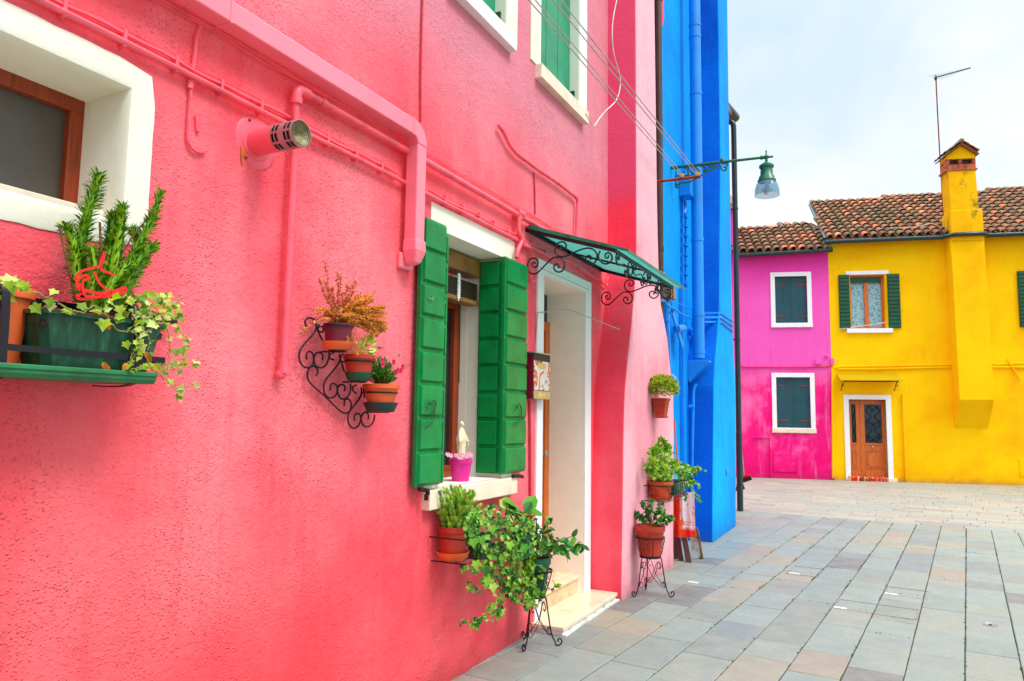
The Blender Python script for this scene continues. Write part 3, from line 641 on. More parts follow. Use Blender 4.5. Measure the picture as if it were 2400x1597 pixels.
# ---------------------------------------------------------------- far facades
def roof(P0,P1,P2,P3,par,pitch=.22,expo=.32,R=.106):
    """P0,P1 eave left/right, P2,P3 ridge right/left"""
    b=MB(); b.quad(P0,P1,P2,P3); dn=V((0,0,-.06)); b.quad(P1+dn,P0+dn,P3+dn,P2+dn); b.quad(P0+dn,P1+dn,P1,P0); b.quad(P3+dn,P0+dn,P0,P3); b.quad(P1+dn,P2+dn,P2,P1)
    ro=b.build('roof','tile',par)
    m=MB(); eu=(P1-P0).normalized(); n=eu.cross(P3-P0); n=n-0*n; n.normalize(); up=n.cross(eu).normalized()
    if n.z<0: n=-n
    if up.z<0: up=-up
    def loc(p): d=p-P0; return d.dot(eu),d.dot(up)
    q=[loc(p) for p in (P0,P1,P2,P3)]
    def rng(t):
        l=q[0][0]+(q[3][0]-q[0][0])*t/q[3][1]; r=q[1][0]+(q[2][0]-q[1][0])*t/q[2][1]; return l,r
    W=max(q[1][0],q[2][0]); u=min(0,q[3][0])+pitch*.5
    while u<W:
        t=-.05+U(-.02,.02)
        drift=U(-.01,.01)
        while True:
            l,r=rng(max(t,0)); top=q[3][1]+(q[2][1]-q[3][1])*min(1,max(0,(u-q[3][0])/max(.1,q[2][0]-q[3][0])))
            if t>top-.1: break
            if l-.02<u<r+.02:
                for (sg,rad,hh) in ((1,R,.03),):
                    uu=u+U(-.008,.008)+drift*t; L=expo*1.2; vs=[]
                    lift=U(0,.012)
                    for (tt,rr,h) in ((t,rad,.035+lift),(t+L,rad*.8,.0)):
                        for k in range(8):
                            a=math.pi*k/7; vs.append(P0+eu*(uu+math.cos(a)*rr)+up*tt+n*(h+math.sin(a)*rr*.95))
                    for (tt,rr,h) in ((t,rad-.014,.035+lift),):
                        for k in range(8):
                            a=math.pi*k/7; vs.append(P0+eu*(uu+math.cos(a)*rr)+up*(tt)+n*(h-.004+math.sin(a)*rr*.9))
                    m.add(vs,[(k,k+1,k+9,k+8) for k in range(7)]+[(k+1,k,k+16,k+17) for k in range(7)])
            t+=expo
        u+=pitch
    m.build('roof_tiles','tile',ro,smooth=True)
    r=MB(); k=int((P2-P3).length/.4)
    for i in range(k):
        a=P3+(P2-P3)*(i/k); c=P3+(P2-P3)*((i+1.12)/k); vs=[]
        ax=(c-a).normalized(); sd=ax.cross(V((0,0,1))).normalized()
        for p,rr in ((a,.09),(c,.075)):
            for j in range(8):
                an=math.pi*j/7; vs.append(p+sd*math.cos(an)*rr+V((0,0,1))*(math.sin(an)*rr-.03))
        r.add(vs,[(j,j+1,j+9,j+8) for j in range(7)])
    r.build('ridge_tiles','tile',ro,smooth=True)
    return ro
PIT=math.radians(31)
def rpt(c,x,y,z0,off=.15):
    tp=math.tan(PIT); Nn=V((FN.x*tp,FN.y*tp,1)); d=z0+tp*off+tp*FN.dot(FA); p=pl(c,x,y,Nn,d); q=p-FA
    return q.dot(FT),-q.dot(FN),p.z
MH=thing('magenta_house','magenta stucco house with closed teal shutters beside the yellow house','house',fw(1.2,0,0))
wins=[(1.015,1.84,4.165,5.445),(.99,1.85,1.34,2.695)]
m=MB(); wallgrid(m,fw,-.02,2.405,-.05,6.12,wins,.1); m.quad(fw(-.02,0,-.05),fw(-.02,0,6.12),fw(-.02,-4,6.12),fw(-.02,-4,-.05)); m.quad(fw(-.02,0,6.12),fw(2.405,0,6.12),fw(2.405,-4,6.12),fw(-.02,-4,6.12)); m.build('wall','magenta',MH)
for i,(a,b,c,d) in enumerate(wins):
    w=MB(); ring(w,fw,a,b,c,d,.115,-.02,.025); Wf=w.build('window','trim',MH,bevel=.004)
    mid=(a+b)/2
    for (x0,x1,s_) in ((a,mid,1),(mid,b,-1)):
        l=MB(); k=2
        for j in range(k): l.fbox(x0+(x1-x0)*j/k+.003,x0+(x1-x0)*(j+1)/k-.003,-.07,-.035,c+.005,d-.005)
        S=l.build('shutter','teal',Wf)
        for zz in (c+.18,d-.24):
            h=MB(); xx=x0 if s_>0 else x1; h.fbox(min(xx,xx+s_*.27),max(xx,xx+s_*.27),-.035,-.027,zz,zz+.028); h.build('strap_hinge','rust',S)
    if i==1: MB().fbox(a-.125,b+.125,-.02,.05,c-.13,c-.01).build('sill','sill',Wf,bevel=.004)
    else: MB().fbox(a-.12,b+.12,-.02,.04,c-.12,c-.01).build('sill','trim',Wf,bevel=.004)
r0=rpt('L',800,770,6.13); r1=rpt('L',165,820,6.13)
roof(fw(-.1,.2,6.11),fw(2.42,.2,6.11),fw(r0[0]-.2,-r0[1],r0[2]),fw(-.15,-r1[1],r1[2]),MH)
def gut(u0,u1,z0,z1,o,par):
    G=MB(); G.tube([fw(u0,o,z0),fw(u1,o,z1)],.062,12); gg=G.build('gutter','gutter',par,True)
    for k in range(1+int((u1-u0)/.8)):
        t=(k+.5)/(1+int((u1-u0)/.8)); p=fw(u0+(u1-u0)*t,o,z0+(z1-z0)*t); MB().tube([p+FT*-.012,p+FT*.012],.068,12).build('gutter_clip','rust',gg,True)
gut(-.02,2.47,6.02,6.10,.22,MH)
for c,x,y in (('N',775,288),('N',885,285),('N',843,243)):
    u,z=fu(c,x,y); w=.08 if x==775 else .045; hh=.07 if x!=843 else .035; MB().fbox(u-w,u+w,0,.06,z-hh,z+hh).build('junction_box','magenta',MH,bevel=.01)
MB().tube([fw(*((lambda q:(q[0],.03,q[1]))(fu('N',x,y)))) for x,y in ((285,868),(410,868),(415,1170))],.022,8).build('pipe','magenta',MH,True)
u0,z1=fu('N',442,1000); u1,z0=fu('N',610,1130)
mm=MB(); mm.fbox(u0,u1,-.01,.012,z0,z1); frm(mm,fw,u0-.02,u1+.02,z0-.02,z1+.02,.02,-.01,.02); mm.build('meter_hatch','magenta',MH,bevel=.003)
MB().tube([fw(*((lambda q:(q[0],.02,q[1]))(fu('N',x,y)))) for x,y in ((172,318),(200,330),(500,332),(800,330),(890,322))],.014,6).build('cable','piped',MH,True)
# yellow house
YH=thing('yellow_house','bright yellow stucco house with tiled roof, chimney and brown door','house',fw(5,0,0))
ywin=(2.93,3.80,4.0,5.45); yd=(2.8,3.705,.09,2.115); yw2=tuple(v+4.31 if i<2 else v for i,v in enumerate(ywin))
m=MB(); wallgrid(m,fw,2.405,13,-.05,6.42,[ywin,yd,yw2],.25); m.quad(fw(13,0,-.05),fw(13,-9,-.05),fw(13,-9,6.42),fw(13,0,6.42)); m.quad(fw(2.405,0,5.9),fw(2.405,0,6.40),fw(2.405,-1.5,7.22),fw(2.405,-1.5,5.9)); m.build('wall','yellow',YH)
for k,(a,b,c,d) in enumerate((ywin,yw2)):
    w=MB(); frm(w,fw,a,b,c,d,.06,-.2,-.14); mid=(a+b)/2; w.fbox(mid-.05,mid+.05,-.2,-.13,c+.06,d-.06); Wf=w.build('window','owood',YH,bevel=.004)
    MB().fbox(a+.05,b-.05,-.185,-.18,c+.05,d-.05).build('lace_curtain','lace',Wf); MB().fbox(a+.06,b-.06,-.13,-.12,d-.2,d-.05).build('inner_blind','dgreen',Wf)
    tr_=MB(); tr_.fbox(a-.1,b+.1,-.01,.02,d,d+.1); tr_.build('lintel','trim',Wf,bevel=.003)
    MB().fbox(a-.12,b+.14,-.1,.06,c-.12,c-.005).build('sill','trim',Wf,bevel=.004)
    for (x0,x1) in ((a-.29,a-.02),(b+.05,b+.35)): leafsh(fw,x0,x1,.02,.06,c,d+.0,14).build('shutter','dgreen',Wf)
fr=MB(); ring(fr,fw,yd[0],yd[1],yd[2],yd[3],.125,-.24,.03,False); fr.fbox(yd[0]-.125,yd[0],-.24,.03,.02,yd[2]); fr.fbox(yd[1],yd[1]+.125,-.24,.03,.02,yd[2])
YD=fr.build('door_surround','trim',YH,bevel=.006)
a,b,c,d=yd; sp=fu('N',1100,900,-.2)[0]
MB().fbox(a-.1,b+.2,-.2,.06,-.02,.085).build('doorstep','sill',YH,bevel=.006)
for (x0,x1,gx0,gx1) in ((a,sp-.004,fu('N',1030,700,-.2)[0],fu('N',1063,700,-.2)[0]),(sp+.004,b,fu('N',1130,700,-.2)[0],fu('N',1262,700,-.2)[0])):
    zg1,zg0=fu('N',1150,615,-.2)[1],fu('N',1150,912,-.2)[1]
    l=MB(); l.fbox(x0,gx0,-.22,-.17,c,d); l.fbox(gx1,x1,-.22,-.17,c,d); l.fbox(gx0,gx1,-.22,-.17,zg1,d); l.fbox(gx0,gx1,-.22,-.17,c,zg0)
    l.fbox(gx0-.005,gx1+.005,-.17,-.15,zg0-.05,zg0-.015); l.fbox(gx0-.03,gx1+.03,-.17,-.155,c+.02,c+.15)
    px0,px1,pz0,pz1=gx0,gx1,c+.23,zg0-.2; frm(l,fw,px0,px1,pz0,pz1,.02,-.17,-.155)
    if x1-x0>.4: l.prism([fw(u_,-.17,z_) for u_,z_ in ((px0+.09,pz0+.05),(px1-.09,pz0+.05),(px1-.05,pz0+.1),(px1-.05,pz1-.1),(px1-.09,pz1-.05),(px0+.09,pz1-.05),(px0+.05,pz1-.1),(px0+.05,pz0+.1))],FN*.018)
    DL=l.build('door_leaf','owood',YH,bevel=.004)
    MB().fbox(gx0,gx1,-.205,-.2,zg0,zg1).build('glass','glassb',DL)
    gr=MB(); cx_=(gx0+gx1)/2; W_=(gx1-gx0)/2
    def gp(s_,t_): return fw(cx_+s_*W_*.85,-.18,zg0+(zg1-zg0)*t_)
    for sg in (1,-1):
        gr.tube(cr([gp(sg*.1,.03),gp(sg*.7,.1),gp(sg*.9,.2),gp(sg*.2,.32),gp(sg*.9,.45),gp(sg*.9,.56),gp(sg*.2,.68),gp(sg*.9,.8),gp(sg*.7,.9),gp(sg*.1,.97)],4),.007,5)
        if W_>.15:
            for t0 in (.12,.5,.88): gr.tube(cr([gp(sg*.5,t0),gp(sg*.75,t0+.03),gp(sg*.6,t0+.07),gp(sg*.25,t0+.02),gp(sg*.05,t0-.04),gp(sg*.3,t0-.07)],3),.006,5)
    gr.build('grille','iron',DL,True)
    if W_>.15: MB().lathe(fw((gx0+gx1)/2-.05,-.155,zg0-.1),[(.012,0),(.012,.03),(.035,.045),(.03,.07),(.01,.078)],14,ax=FN).build('door_knob','steel',DL,True)
# yellow chimney: breast, stack, cap
o=.42
bl=[fu('M',990,1420,o),fu('N',1865,580,o)]; br=[fu('M',1228,1410,o),fu('N',2130,580,o)]; wl0=fu('N',1858,812,.0); wr0=fu('N',2112,815,.0)
m=MB(); zt=6.42; A=[(bl[0][0],zt),(br[0][0],zt),(br[1][0],br[1][1]),(bl[1][0],bl[1][1])]
m.add([fw(A[0][0],o,zt),fw(A[1][0],o,zt),fw(A[2][0],o,A[2][1]),fw(A[3][0],o,A[3][1]),fw(A[0][0],-.02,zt),fw(A[1][0],-.02,zt),fw(A[2][0]-.0,-.02,wr0[1]),fw(A[3][0],-.02,wl0[1])],[(0,1,2,3),(0,3,7,4),(1,5,6,2),(3,2,6,7)])
m.build('chimney_breast','yellow',YH,bevel=.01)
o=.42
def ring4(u0,u1,o0,o1,z): return [fw(u0,o0,z),fw(u1,o0,z),fw(u1,o1,z),fw(u0,o1,z)]
def frustum(mb,rs):
    vs=[p for r in rs for p in r]; n=len(rs); mb.add(vs,[(i*4+k,i*4+(k+1)%4,(i+1)*4+(k+1)%4,(i+1)*4+k) for i in range(n-1) for k in range(4)]+[(0,3,2,1),tuple((n-1)*4+k for k in range(4))])
def F4(c,x,y): return fu(c,x,y,o)
s0,s1,s2,s3=F4('M',992,1360),F4('M',1222,1355),F4('M',1200,1172),F4('M',990,1190); t0,t1=F4('M',970,905),F4('M',1172,890)
bk=-.12
m=MB(); frustum(m,[ring4(s0[0],s1[0],o+.04,bk,6.2),ring4(s0[0],s1[0],o+.02,bk,s3[1]),ring4(s3[0]+.02,s2[0]-.03,o-.02,bk+.02,s3[1]+.01),ring4(t0[0],t1[0],o-.05,bk+.05,t0[1])])
CH=m.build('chimney','ystain',YH,bevel=.012)
zc=t0[1]; w0,w1=t0[0]-.01,t1[0]+.01
m=MB(); m.fbox(w0-.03,w1+.03,bk+.02,o-.03,zc,zc+.05); m.fbox(w0,w1,bk+.05,o-.05,zc+.05,zc+.17)
for u_ in (w0,w0+(w1-w0)*.43,w1-.07): m.fbox(u_,u_+(.08 if u_<w1-.1 else .07),bk+.05,o-.05,zc+.17,zc+.32)
m.build('brick_vent','brick',CH,bevel=.006)
MB().fbox(w0+.05,w1-.05,bk+.12,o-.16,zc+.16,zc+.33).build('flue_opening','black',CH)
zp=fu('M',1070,720,o)[1]; uc=(w0+w1)/2; zb=zc+.32
MB().prism([fw(w0,o-.05,zb),fw(w1,o-.05,zb),fw(w1,o-.05,zb+.08),fw(uc,o-.05,zp-.02),fw(w0,o-.05,zb+.08)],FN*(bk-o+.1)).build('cap_gable','yellow',CH)
m=MB()
for sg in (1,-1):
    eu=FT*sg; sl_=(eu*.36+V((0,0,-.27))).normalized()
    for j in range(4):
        oo=o+.12-j*.2; 
        P=fw(uc,oo,zp+.06)
        for i in range(3):
            vs=[]
            for (tt,rr) in ((i*.16,.055),(i*.16+.2,.07)):
                c_=P+sl_*tt+V((0,0,.02*(1-i*0)))
                nn=V((0,0,1)); 
                for k in range(7):
                    an=math.pi*k/6; vs.append(c_-FN*.1+FN*(math.cos(an)*rr*1.5)+nn*(math.sin(an)*rr*.7))
            m.add(vs,[(k,k+1,k+8,k+7) for k in range(6)])
    m.prism([fw(uc,o+.05,zp+.03),fw(uc,o+.05,zp+.0)+V((0,0,0)),fw(uc,o+.05,zp+.0)+sl_*.5,fw(uc,o+.05,zp+.03)+sl_*.52],FN*-.68)
m.build('cap_tiles','tile',CH)
m=MB(); m.tube([fw(uc,o+.08,zp+.08),fw(uc,bk-.05,zp+.08)],.06,8); m.build('cap_ridge','tile',CH,True)
ra=rpt('M',0,1140,6.43); rb=rpt('M',1508,1040,6.43); sc_=(rb[2]-ra[2])/(rb[0]-ra[0]); dd=(rb[1]-ra[1])/(rb[0]-ra[0]); uR=13
ea=fu('M',100,1400,.2)
roof(fw(2.33,.2,6.42),fw(uR,.2,6.42),fw(uR,-(ra[1]+dd*(uR-ra[0])),ra[2]+sc_*(uR-ra[0])),fw(ra[0],-ra[1],ra[2]),YH)
gut(2.28,A[0][0]-.1,6.31,6.345,.27,YH); gut(A[1][0]+.12,13,6.36,6.42,.27,YH)
G=MB(); G.tube([fw(A[0][0]-.12,.27,6.345),fw(A[0][0]-.02,.4,6.348),fw(A[0][0]+.06,.50,6.35),fw(A[1][0]-.04,.50,6.356),fw(A[1][0]+.04,.4,6.358),fw(A[1][0]+.14,.27,6.36)],.055,10); G.build('gutter','gutter',YH,True)
MB().tube([fw(2.30,.24,6.40),fw(ra[0]-.02,-ra[1],ra[2]-.03)],.05,8).build('verge_flashing','gutter',YH,True)
MB().tube([fw(*((lambda q:(q[0],.03,q[1]))(fu('N',x,y)))) for x,y in ((895,335),(940,325),(1830,312),(1850,298),(2120,302),(2130,308),(2357,298),(2900,295))],.018,6).build('cable','yellow',YH,True)
MB().tube([fw(*((lambda q:(q[0],.03,q[1]))(fu('N',x,y)))) for x,y in ((930,345),(1200,345),(1840,328),(2120,330),(2357,330),(2900,330))],.02,6).build('cable','yellow',YH,True)
for pts,rr in ((((1422,540),(1450,1205)),.026),(((885,345),(890,1180)),.03),(((2225,268),(2320,425)),.02)):
    MB().tube([fw(*((lambda q:(q[0],.04,q[1]))(fu('N',x,y)))) for x,y in pts],rr,8).build('pipe','yellow',YH,True)
u0,z1=fu('N',2320,1035); z0=fu('N',2320,1170)[1]; MB().fbox(u0,u0+.4,-.01,.015,z0,z1).build('meter_hatch','yellow',YH,bevel=.003)
# taller house glimpsed behind the dark green pipe
TH=thing('tall_magenta_house','taller magenta house, a thin strip seen between the blue wall and the dark green pipe','house',fw(-1.5,0,0))
zz=fu('L',116,650)[1]
MB().box(-3.2,-.03,-5,-.01,-.05,zz,fw).build('wall','magenta',TH); MB().box(-3.3,-.0,-5,.15,zz,zz+.12,fw).build('cornice','yellow',TH)
MB().prism([fw(-3.3,.2,zz+.12),fw(-3.3,-3,zz+1.7),fw(-3.3,-3,zz+1.6),fw(-3.3,.2,zz+.05)],FT*3.3).build('roof','tile',TH)
CLOUD=.77; ZEN=3.4; SUN=1.5; EXPO=.55
# ---------------------------------------------------------------- pipes, ducts and cables on the street wall
def top(mb,name,mat,label,cat,group=None,smooth=True,bevel=0): return tag(mb.build(name,mat,None,smooth,bevel),label,cat,group)
# square duct
zt_=3.19; zb_=3.10; xi,xo=.03,.112; ye=3.30
th=thing('square_duct','wide square pink metal duct running along the wall and turning down beside the window','duct',(0,3.25,2.4))
m=MB(); m.box(xi,xo,-1,1.905,zb_,zt_); m.box(xi,xo,1.91,3.17,zb_,zt_); m.build('run','duct',th,bevel=.006)
m=MB(); sec=[]
for k in range(9):
    a=math.pi/2*k/8; 
    cy,cz=3.17,zb_-.0; ro,ri=.125,.035
    sec.append([(x,cy+math.sin(a)*r,cz-.035+math.cos(a)*r) for x,r in ((xi,ri),(xo,ri),(xo,ro),(xi,ro))])
m.v=[V(p) for s_ in sec for p in s_]; m.f=[(i*4+k,i*4+(k+1)%4,(i+1)*4+(k+1)%4,(i+1)*4+k) for i in range(8) for k in range(4)]+[(0,3,2,1),(32,33,34,35)]
m.build('bend','duct',th,bevel=.006)
m=MB(); m.box(xi+.002,xo-.002,3.207,3.293,2.47,3.066); m.build('drop','duct',th,bevel=.006)
m=MB(); rs=[]
for z_,d_,sx in ((2.53,.006,0),(2.47,.008,0),(2.44,.0,0),(2.405,-.012,-.012),(2.39,-.03,-.03)): rs.append([(xi,3.207-d_,z_),(xo+d_,3.207-d_,z_),(xo+d_,3.293+d_,z_),(xi,3.293+d_,z_)])
m.v=[V(p) for r_ in rs for p in r_]; m.f=[(i*4+k,i*4+(k+1)%4,(i+1)*4+(k+1)%4,(i+1)*4+k) for i in range(len(rs)-1) for k in range(4)]+[(0,3,2,1),(16,17,18,19)]
m.build('outlet','duct',th,bevel=.008); MB().box(.0,.03,3.19,3.31,2.37,2.46).build('outlet_plate','duct',th,bevel=.01)
for y_ in (1.9,3.15): MB().box(xi-.002,xo+.002,y_,y_+.014,zb_-.002,zt_+.002).build('joint','duct',th)
# gas pipe with elbow, running on to the canopy
th=thing('gas_pipe','pink gas pipe with a rounded elbow, dropping straight down left of the pot bracket','pipe',(.03,2.34,1.8))
m=MB(); m.tube([(.04,2.345,1.80),(.04,2.345,3.02)],.0175,10); m.build('riser','pipe',th,True)
m=MB(); m.tube([(.042,2.38,3.03),(.042,3.215,3.03)],.0175,10); m.build('run','pipe',th,True)
m=MB(); m.tube(cr([(.041,2.345,2.97),(.041,2.345,3.0),(.041,2.358,3.025),(.042,2.385,3.032),(.042,2.42,3.031)],4),.023,10); m.tube([(.041,2.345,2.955),(.041,2.345,2.985)],.027,10); m.build('elbow','pipe',th,True); m=MB(); m.tube([(.042,2.50,3.03),(.042,2.53,3.03)],.022,10); m.build('sleeve','pipe',th,True)
m=MB(); m.tube([(.04,2.345,1.745),(.04,2.345,1.81)],.022,10); m.ball((.03,2.34,1.74),.024,10); m.build('end_cap','pipe',th,True)
th=thing('gas_pipe','pink gas pipe running right of the duct to a tee above the door canopy','pipe',(.03,4,3.02))
MB().tube([(.042,3.295,3.03),(.042,4.60,3.02),(.042,5.55,3.02)],.02,10).build('run','pipe',th,True)
MB().tube(cr([wx('E',x,y,.045) for x,y in ((1075,210),(1075,280),(1075,350),(1098,410),(1092,450),(1070,500),(1060,560))],4),.017,10).build('branch','pipe',th,True)
m=MB(); p=wx('E',1080,205,.042); m.tube([p-V((0,.04,0)),p+V((0,.06,0))],.028,10); m.tube([p,p-V((0,0,.05))],.024,10); m.build('tee','pipe',th,True)
# thick double conduit
th=thing('conduit_pair','pair of dark pink cables clipped along the wall above windows and door','cable',(.02,3,2.85))
m=MB(); m.tube([(.028,y,2.853+.002*math.sin(y*5)-.003*max(0,y-3)) for y in [-.5+i*.15 for i in range(26)]],.0115,8); m.tube([(.028,3.295+i*.2,2.85-.004*i*.3) for i in range(11)],.0115,8); m.build('conduit','pipe',th,True)
m=MB(); m.tube([(.022,y,2.886+.004*math.sin(y*9)+.003*math.sin(y*23)) for y in [-.5+i*.07 for i in range(53)]],.0085,6); m.tube([(.022,3.295+i*.07,2.880+.006*math.sin(i*.8)-.004*i*.1) for i in range(30)],.008,6); m.tube([(.014,y,2.904+.004*math.sin(y*13)) for y in [-.5+i*.09 for i in range(41)]],.0035,5); m.build('cable','pipe',th,True)
for y in [.9+i*.21 for i in range(20)]:
    if 3.15<y<3.35: continue
    m=MB(); m.box(.0,.033,y-.007,y+.007,2.838,2.9); m.build('clip','pipe',th,bevel=.003)
m=MB(); m.tube(cr([(.022,5.3,2.865),(.03,5.12,2.855)]+[wx('E',x,y,.025) for x,y in ((1300,530),(1500,600),(1640,690),(1750,765),(1780,790))],4),.010,6); m.tube(cr([wx('E',x,y,.02) for x,y in ((1300,520),(1420,560),(1560,655),(1640,700),(1730,755),(1780,785),(1790,720),(1830,700),(1880,700))],4),.007,6); m.build('cable','pipe',th,True)
m=MB(); m.tube(cr([wx('E',x,y,.03) for x,y in ((1110,460),(1150,475),(1175,500),(1182,560),(1180,690),(1172,730),(1190,752),(1212,735),(1212,700))],4),.010,8); m.build('loop','pipe',th,True)
# thin wires under and beside the duct
m=MB()
for k,(o_,r_) in enumerate(((0,.005),(.012,.003),(-.01,.003))):
    m.tube([(.02,y,3.088+o_+.004*math.sin(y*(7+3*k)+k)) for y in [-.5+i*.08 for i in range(46)]],r_,5)
    m.tube([(.02,3.30+i*.08,3.085+o_+.005*math.sin(i*.7+k)) for i in range(36)],r_,5)
th_=top(m,'thin_wires','pipe','bundle of thin pink wires stapled under the duct and on towards the canopy','cable')
m=MB(); m.tube(cr([wx('C',x,y,.012) for x,y in ((315,205),(270,190),(235,215),(205,290),(190,420),(180,500),(165,580),(160,660),(155,750),(145,900),(135,1080),(150,1140),(185,1185),(235,1200),(280,1185))],4),.0075,6); m.tube([wx('C',x,y,.012) for x,y in ((165,590),(150,700))],.013,6)
m.tube(cr([wx('C',x,y,.005) for x,y in ((205,920),(212,1040))],3),.010,6); top(m,'hanging_cable','pipe','painted-over pink cable hanging down the wall with a hooked end near the flue','cable')
m=MB(); m.tube([wx('C',x,y,.01) for x,y in ((1988,-60),(1980,250),(1972,600),(1972,960))],.0075,6); top(m,'thin_pipe','piped','thin dark pink cable dropping from above into the corner of the duct','cable')
m=MB(); m.tube(cr([wx('H',x,y,.03) for x,y in ((550,965),(572,985),(600,1035),(640,1115),(700,1185),(780,1245),(860,1305),(1000,1400),(1130,1500),(1150,1512))],4),.014,8); m.tube([wx('E',x,y,.03) for x,y in ((1528,75),(1545,95),(1545,130),(1540,250),(1536,400))],.014,8)
th_=top(m,'bent_conduit','pipe','pink conduit curving from a wall entry and dropping to the canopy','pipe')
m=MB(); m.tube([wx('H',x,y,.008) for x,y in ((820,1320),(827,1420),(828,1568))],.006,6); m.tube([wx('E',x,y,.008) for x,y in ((1205,0),(1208,215))],.006,6); top(m,'thin_cable','piped','short thin dark pink cable between bent conduit and canopy','cable')
m=MB(); m.tube([wx('F',x,y,.012) for x,y in ((1160,300),(1190,310),(1195,900),(1195,1250),(1196,1420))],.010,6); top(m,'door_cable','piped','dark red cable running down the narrow wall strip left of the door','cable')
# brown downpipe and pink/blue cables round the corner
m=MB(); m.tube([(.05,8.36,-.02),(.05,8.36,8.5)],.045,12)
for z_ in (3.55,6.7): m.tube([(.05,8.36,z_),(.05,8.36,z_+.05)],.052,12)
top(m,'brown_downpipe','brown','dark brown downpipe in the joint between pink and blue houses','pipe')
m=MB(); m.tube(cr([wx('Q',x,y,.32) for x,y in ((405,182),(460,182),(500,200),(560,245),(620,285),(690,322),(650,325))],3),.012,6); top(m,'buttress_cable','pipe','pink cable bent over the chimney breast above the canopy end','cable')
# flue
vb=wx('C',668,1130); th=thing('flue_vent','round flue with slotted steel end sticking out of the pink wall','vent',vb)
ax=V((1,-.06,-.03)).normalized(); R_=.055
MB().lathe(vb,[(.112,0),(.112,.004),(.104,.008),(.078,.009),(.074,.014),(.06,.014)],32,ax=ax).build('flange','pipe',th,True)
MB().lathe(vb,[(R_,0),(R_,.155)],32,ax=ax,caps=False).build('tube','pipe',th,True)
m=MB(); x_=V((0,0,1)); x_=(x_-ax*x_.dot(ax)).normalized(); y_=ax.cross(x_)
def cyl(mb,h0,h1,a0,a1,r,n=6):
    vs=[]; 
    for j in range(n+1):
        a=a0+(a1-a0)*j/n
        for h in (h0,h1):
            for rr in (r,r-.003): vs.append(vb+ax*h+(x_*math.cos(a)+y_*math.sin(a))*rr)
    fs=[]
    for j in range(n):
        o_=j*4; fs+=[(o_,o_+2,o_+6,o_+4),(o_+1,o_+5,o_+7,o_+3),(o_,o_+4,o_+5,o_+1),(o_+2,o_+3,o_+7,o_+6)]
    fs+=[(0,1,3,2),(n*4,n*4+2,n*4+3,n*4+1)]
    mb.add(vs,fs)
for h0,h1 in ((.15,.156),(.171,.176),(.193,.225),(.24,.245),(.262,.272)): cyl(m,h0,h1,0,2*math.pi,R_+.001,40)
for k in range(8):
    a=k*math.pi/4
    for h0,h1 in ((.156,.171),(.176,.193),(.225,.24),(.245,.262)): cyl(m,h0,h1,a-.09,a+.09,R_+.001,2)
m.build('slotted_end','ventst',th)
m=MB(); m.lathe(vb,[(.043,.12),(.045,.268)],28,ax=ax,caps=False); m.build('liner','black',th,True)
m=MB(); m.lathe(vb,[(.002,.24),(.02,.245),(.05,.27)],28,ax=ax,caps=False); m.build('mouth','ventin',th,True)
for k in range(3):
    a=.5+k*2.1; MB().lathe(vb+(x_*math.cos(a)+y_*math.sin(a))*.095,[(.006,.002),(.006,.012),(.003,.014)],8,ax=ax).build('screw','rust',th)
m=MB(); pp=[wx('C',x,y,.0045) for x,y in ((552,1150),(568,1145),(590,1200),(600,1250),(575,1230),(566,1310),(556,1270))]; m.prism(pp,(.0015,0,0)); m.build('rust_streak','rstain',th)
# ---------------------------------------------------------------- ironwork bracket and its three pots
def S(name,label,cat,paths,c,X,r,mat='iron',grp=None):
    m=MB()
    for p in paths: m.tube(cr([wx(c,x,y,X) for x,y in p],4),r,6)
    return m
th=thing('scroll_bracket','black wrought iron scroll bracket on the wall carrying three stepped pots','plant bracket',(.03,2.7,1.5))
paths=[[(375,670),(348,655),(338,620),(355,597),(385,590),(415,605),(428,635),(432,670),(415,710),(370,765),(325,815),(298,860),(288,910),(298,960),(330,998),(370,1003),(400,980),(410,935),(405,895),(385,873),(362,875),(348,900),(352,938)],
[(483,945),(486,905),(465,880),(435,882),(417,910),(413,955),(430,990),(465,1008),(505,990),(530,950),(540,900),(540,870)],
[(430,1070),(445,1045),(437,1012),(410,993),(380,1003),(360,1040),(360,1090),(380,1130),(430,1180),(500,1240),(580,1320),(640,1372),(680,1385),(712,1365),(724,1325),(717,1285),(695,1266),(670,1275),(665,1325)],
[(625,890),(632,940),(612,980),(560,1045),(515,1100),(496,1150),(498,1210),(525,1252),(565,1257),(598,1230),(608,1180),(595,1145),(568,1137),(550,1158),(550,1195)],
[(665,1200),(672,1165),(650,1145),(622,1155),(610,1190),(620,1240),(650,1267),(685,1257),(712,1220),(720,1160),(715,1140)],
[(808,1170),(808,1230),(780,1280),(730,1345),(702,1390),(698,1450),(720,1500),(755,1510),(790,1480),(805,1430),(795,1395),(770,1388),(750,1410),(752,1450)],
[(865,1435),(867,1400),(848,1380),(822,1388),(808,1430),(820,1480),(850,1499),(885,1487),(912,1450),(920,1400)],
[(440,675),(455,720),(478,765),(497,797)],[(455,645),(445,690),(470,708),(492,700),(490,670)],[(580,940),(545,925),(545,895),(580,878)],[(640,945),(655,1000),(668,1040)],[(630,930),(650,890),(665,905)],[(825,1180),(835,1260)],[(765,1218),(740,1200),(738,1165),(770,1150)]]
S('','','',paths,'D',.03,.0045).build('scrollwork','iron',th,True)
specs=[('burg','burgundy pot of dried heather standing highest on the iron scroll bracket',610,640,828,230,200,('terraor',268,66),660),
('terrared','small red-brown pot with a few yellowing leaves, middle of the iron scroll bracket',785,900,1085,248,190,('dgreen',228,70),955),
('terraor','orange pot with green shoots and magenta flowers, lowest on the iron scroll bracket',968,1145,1340,290,205,('gutter',290,80),1215)]
PT=[]
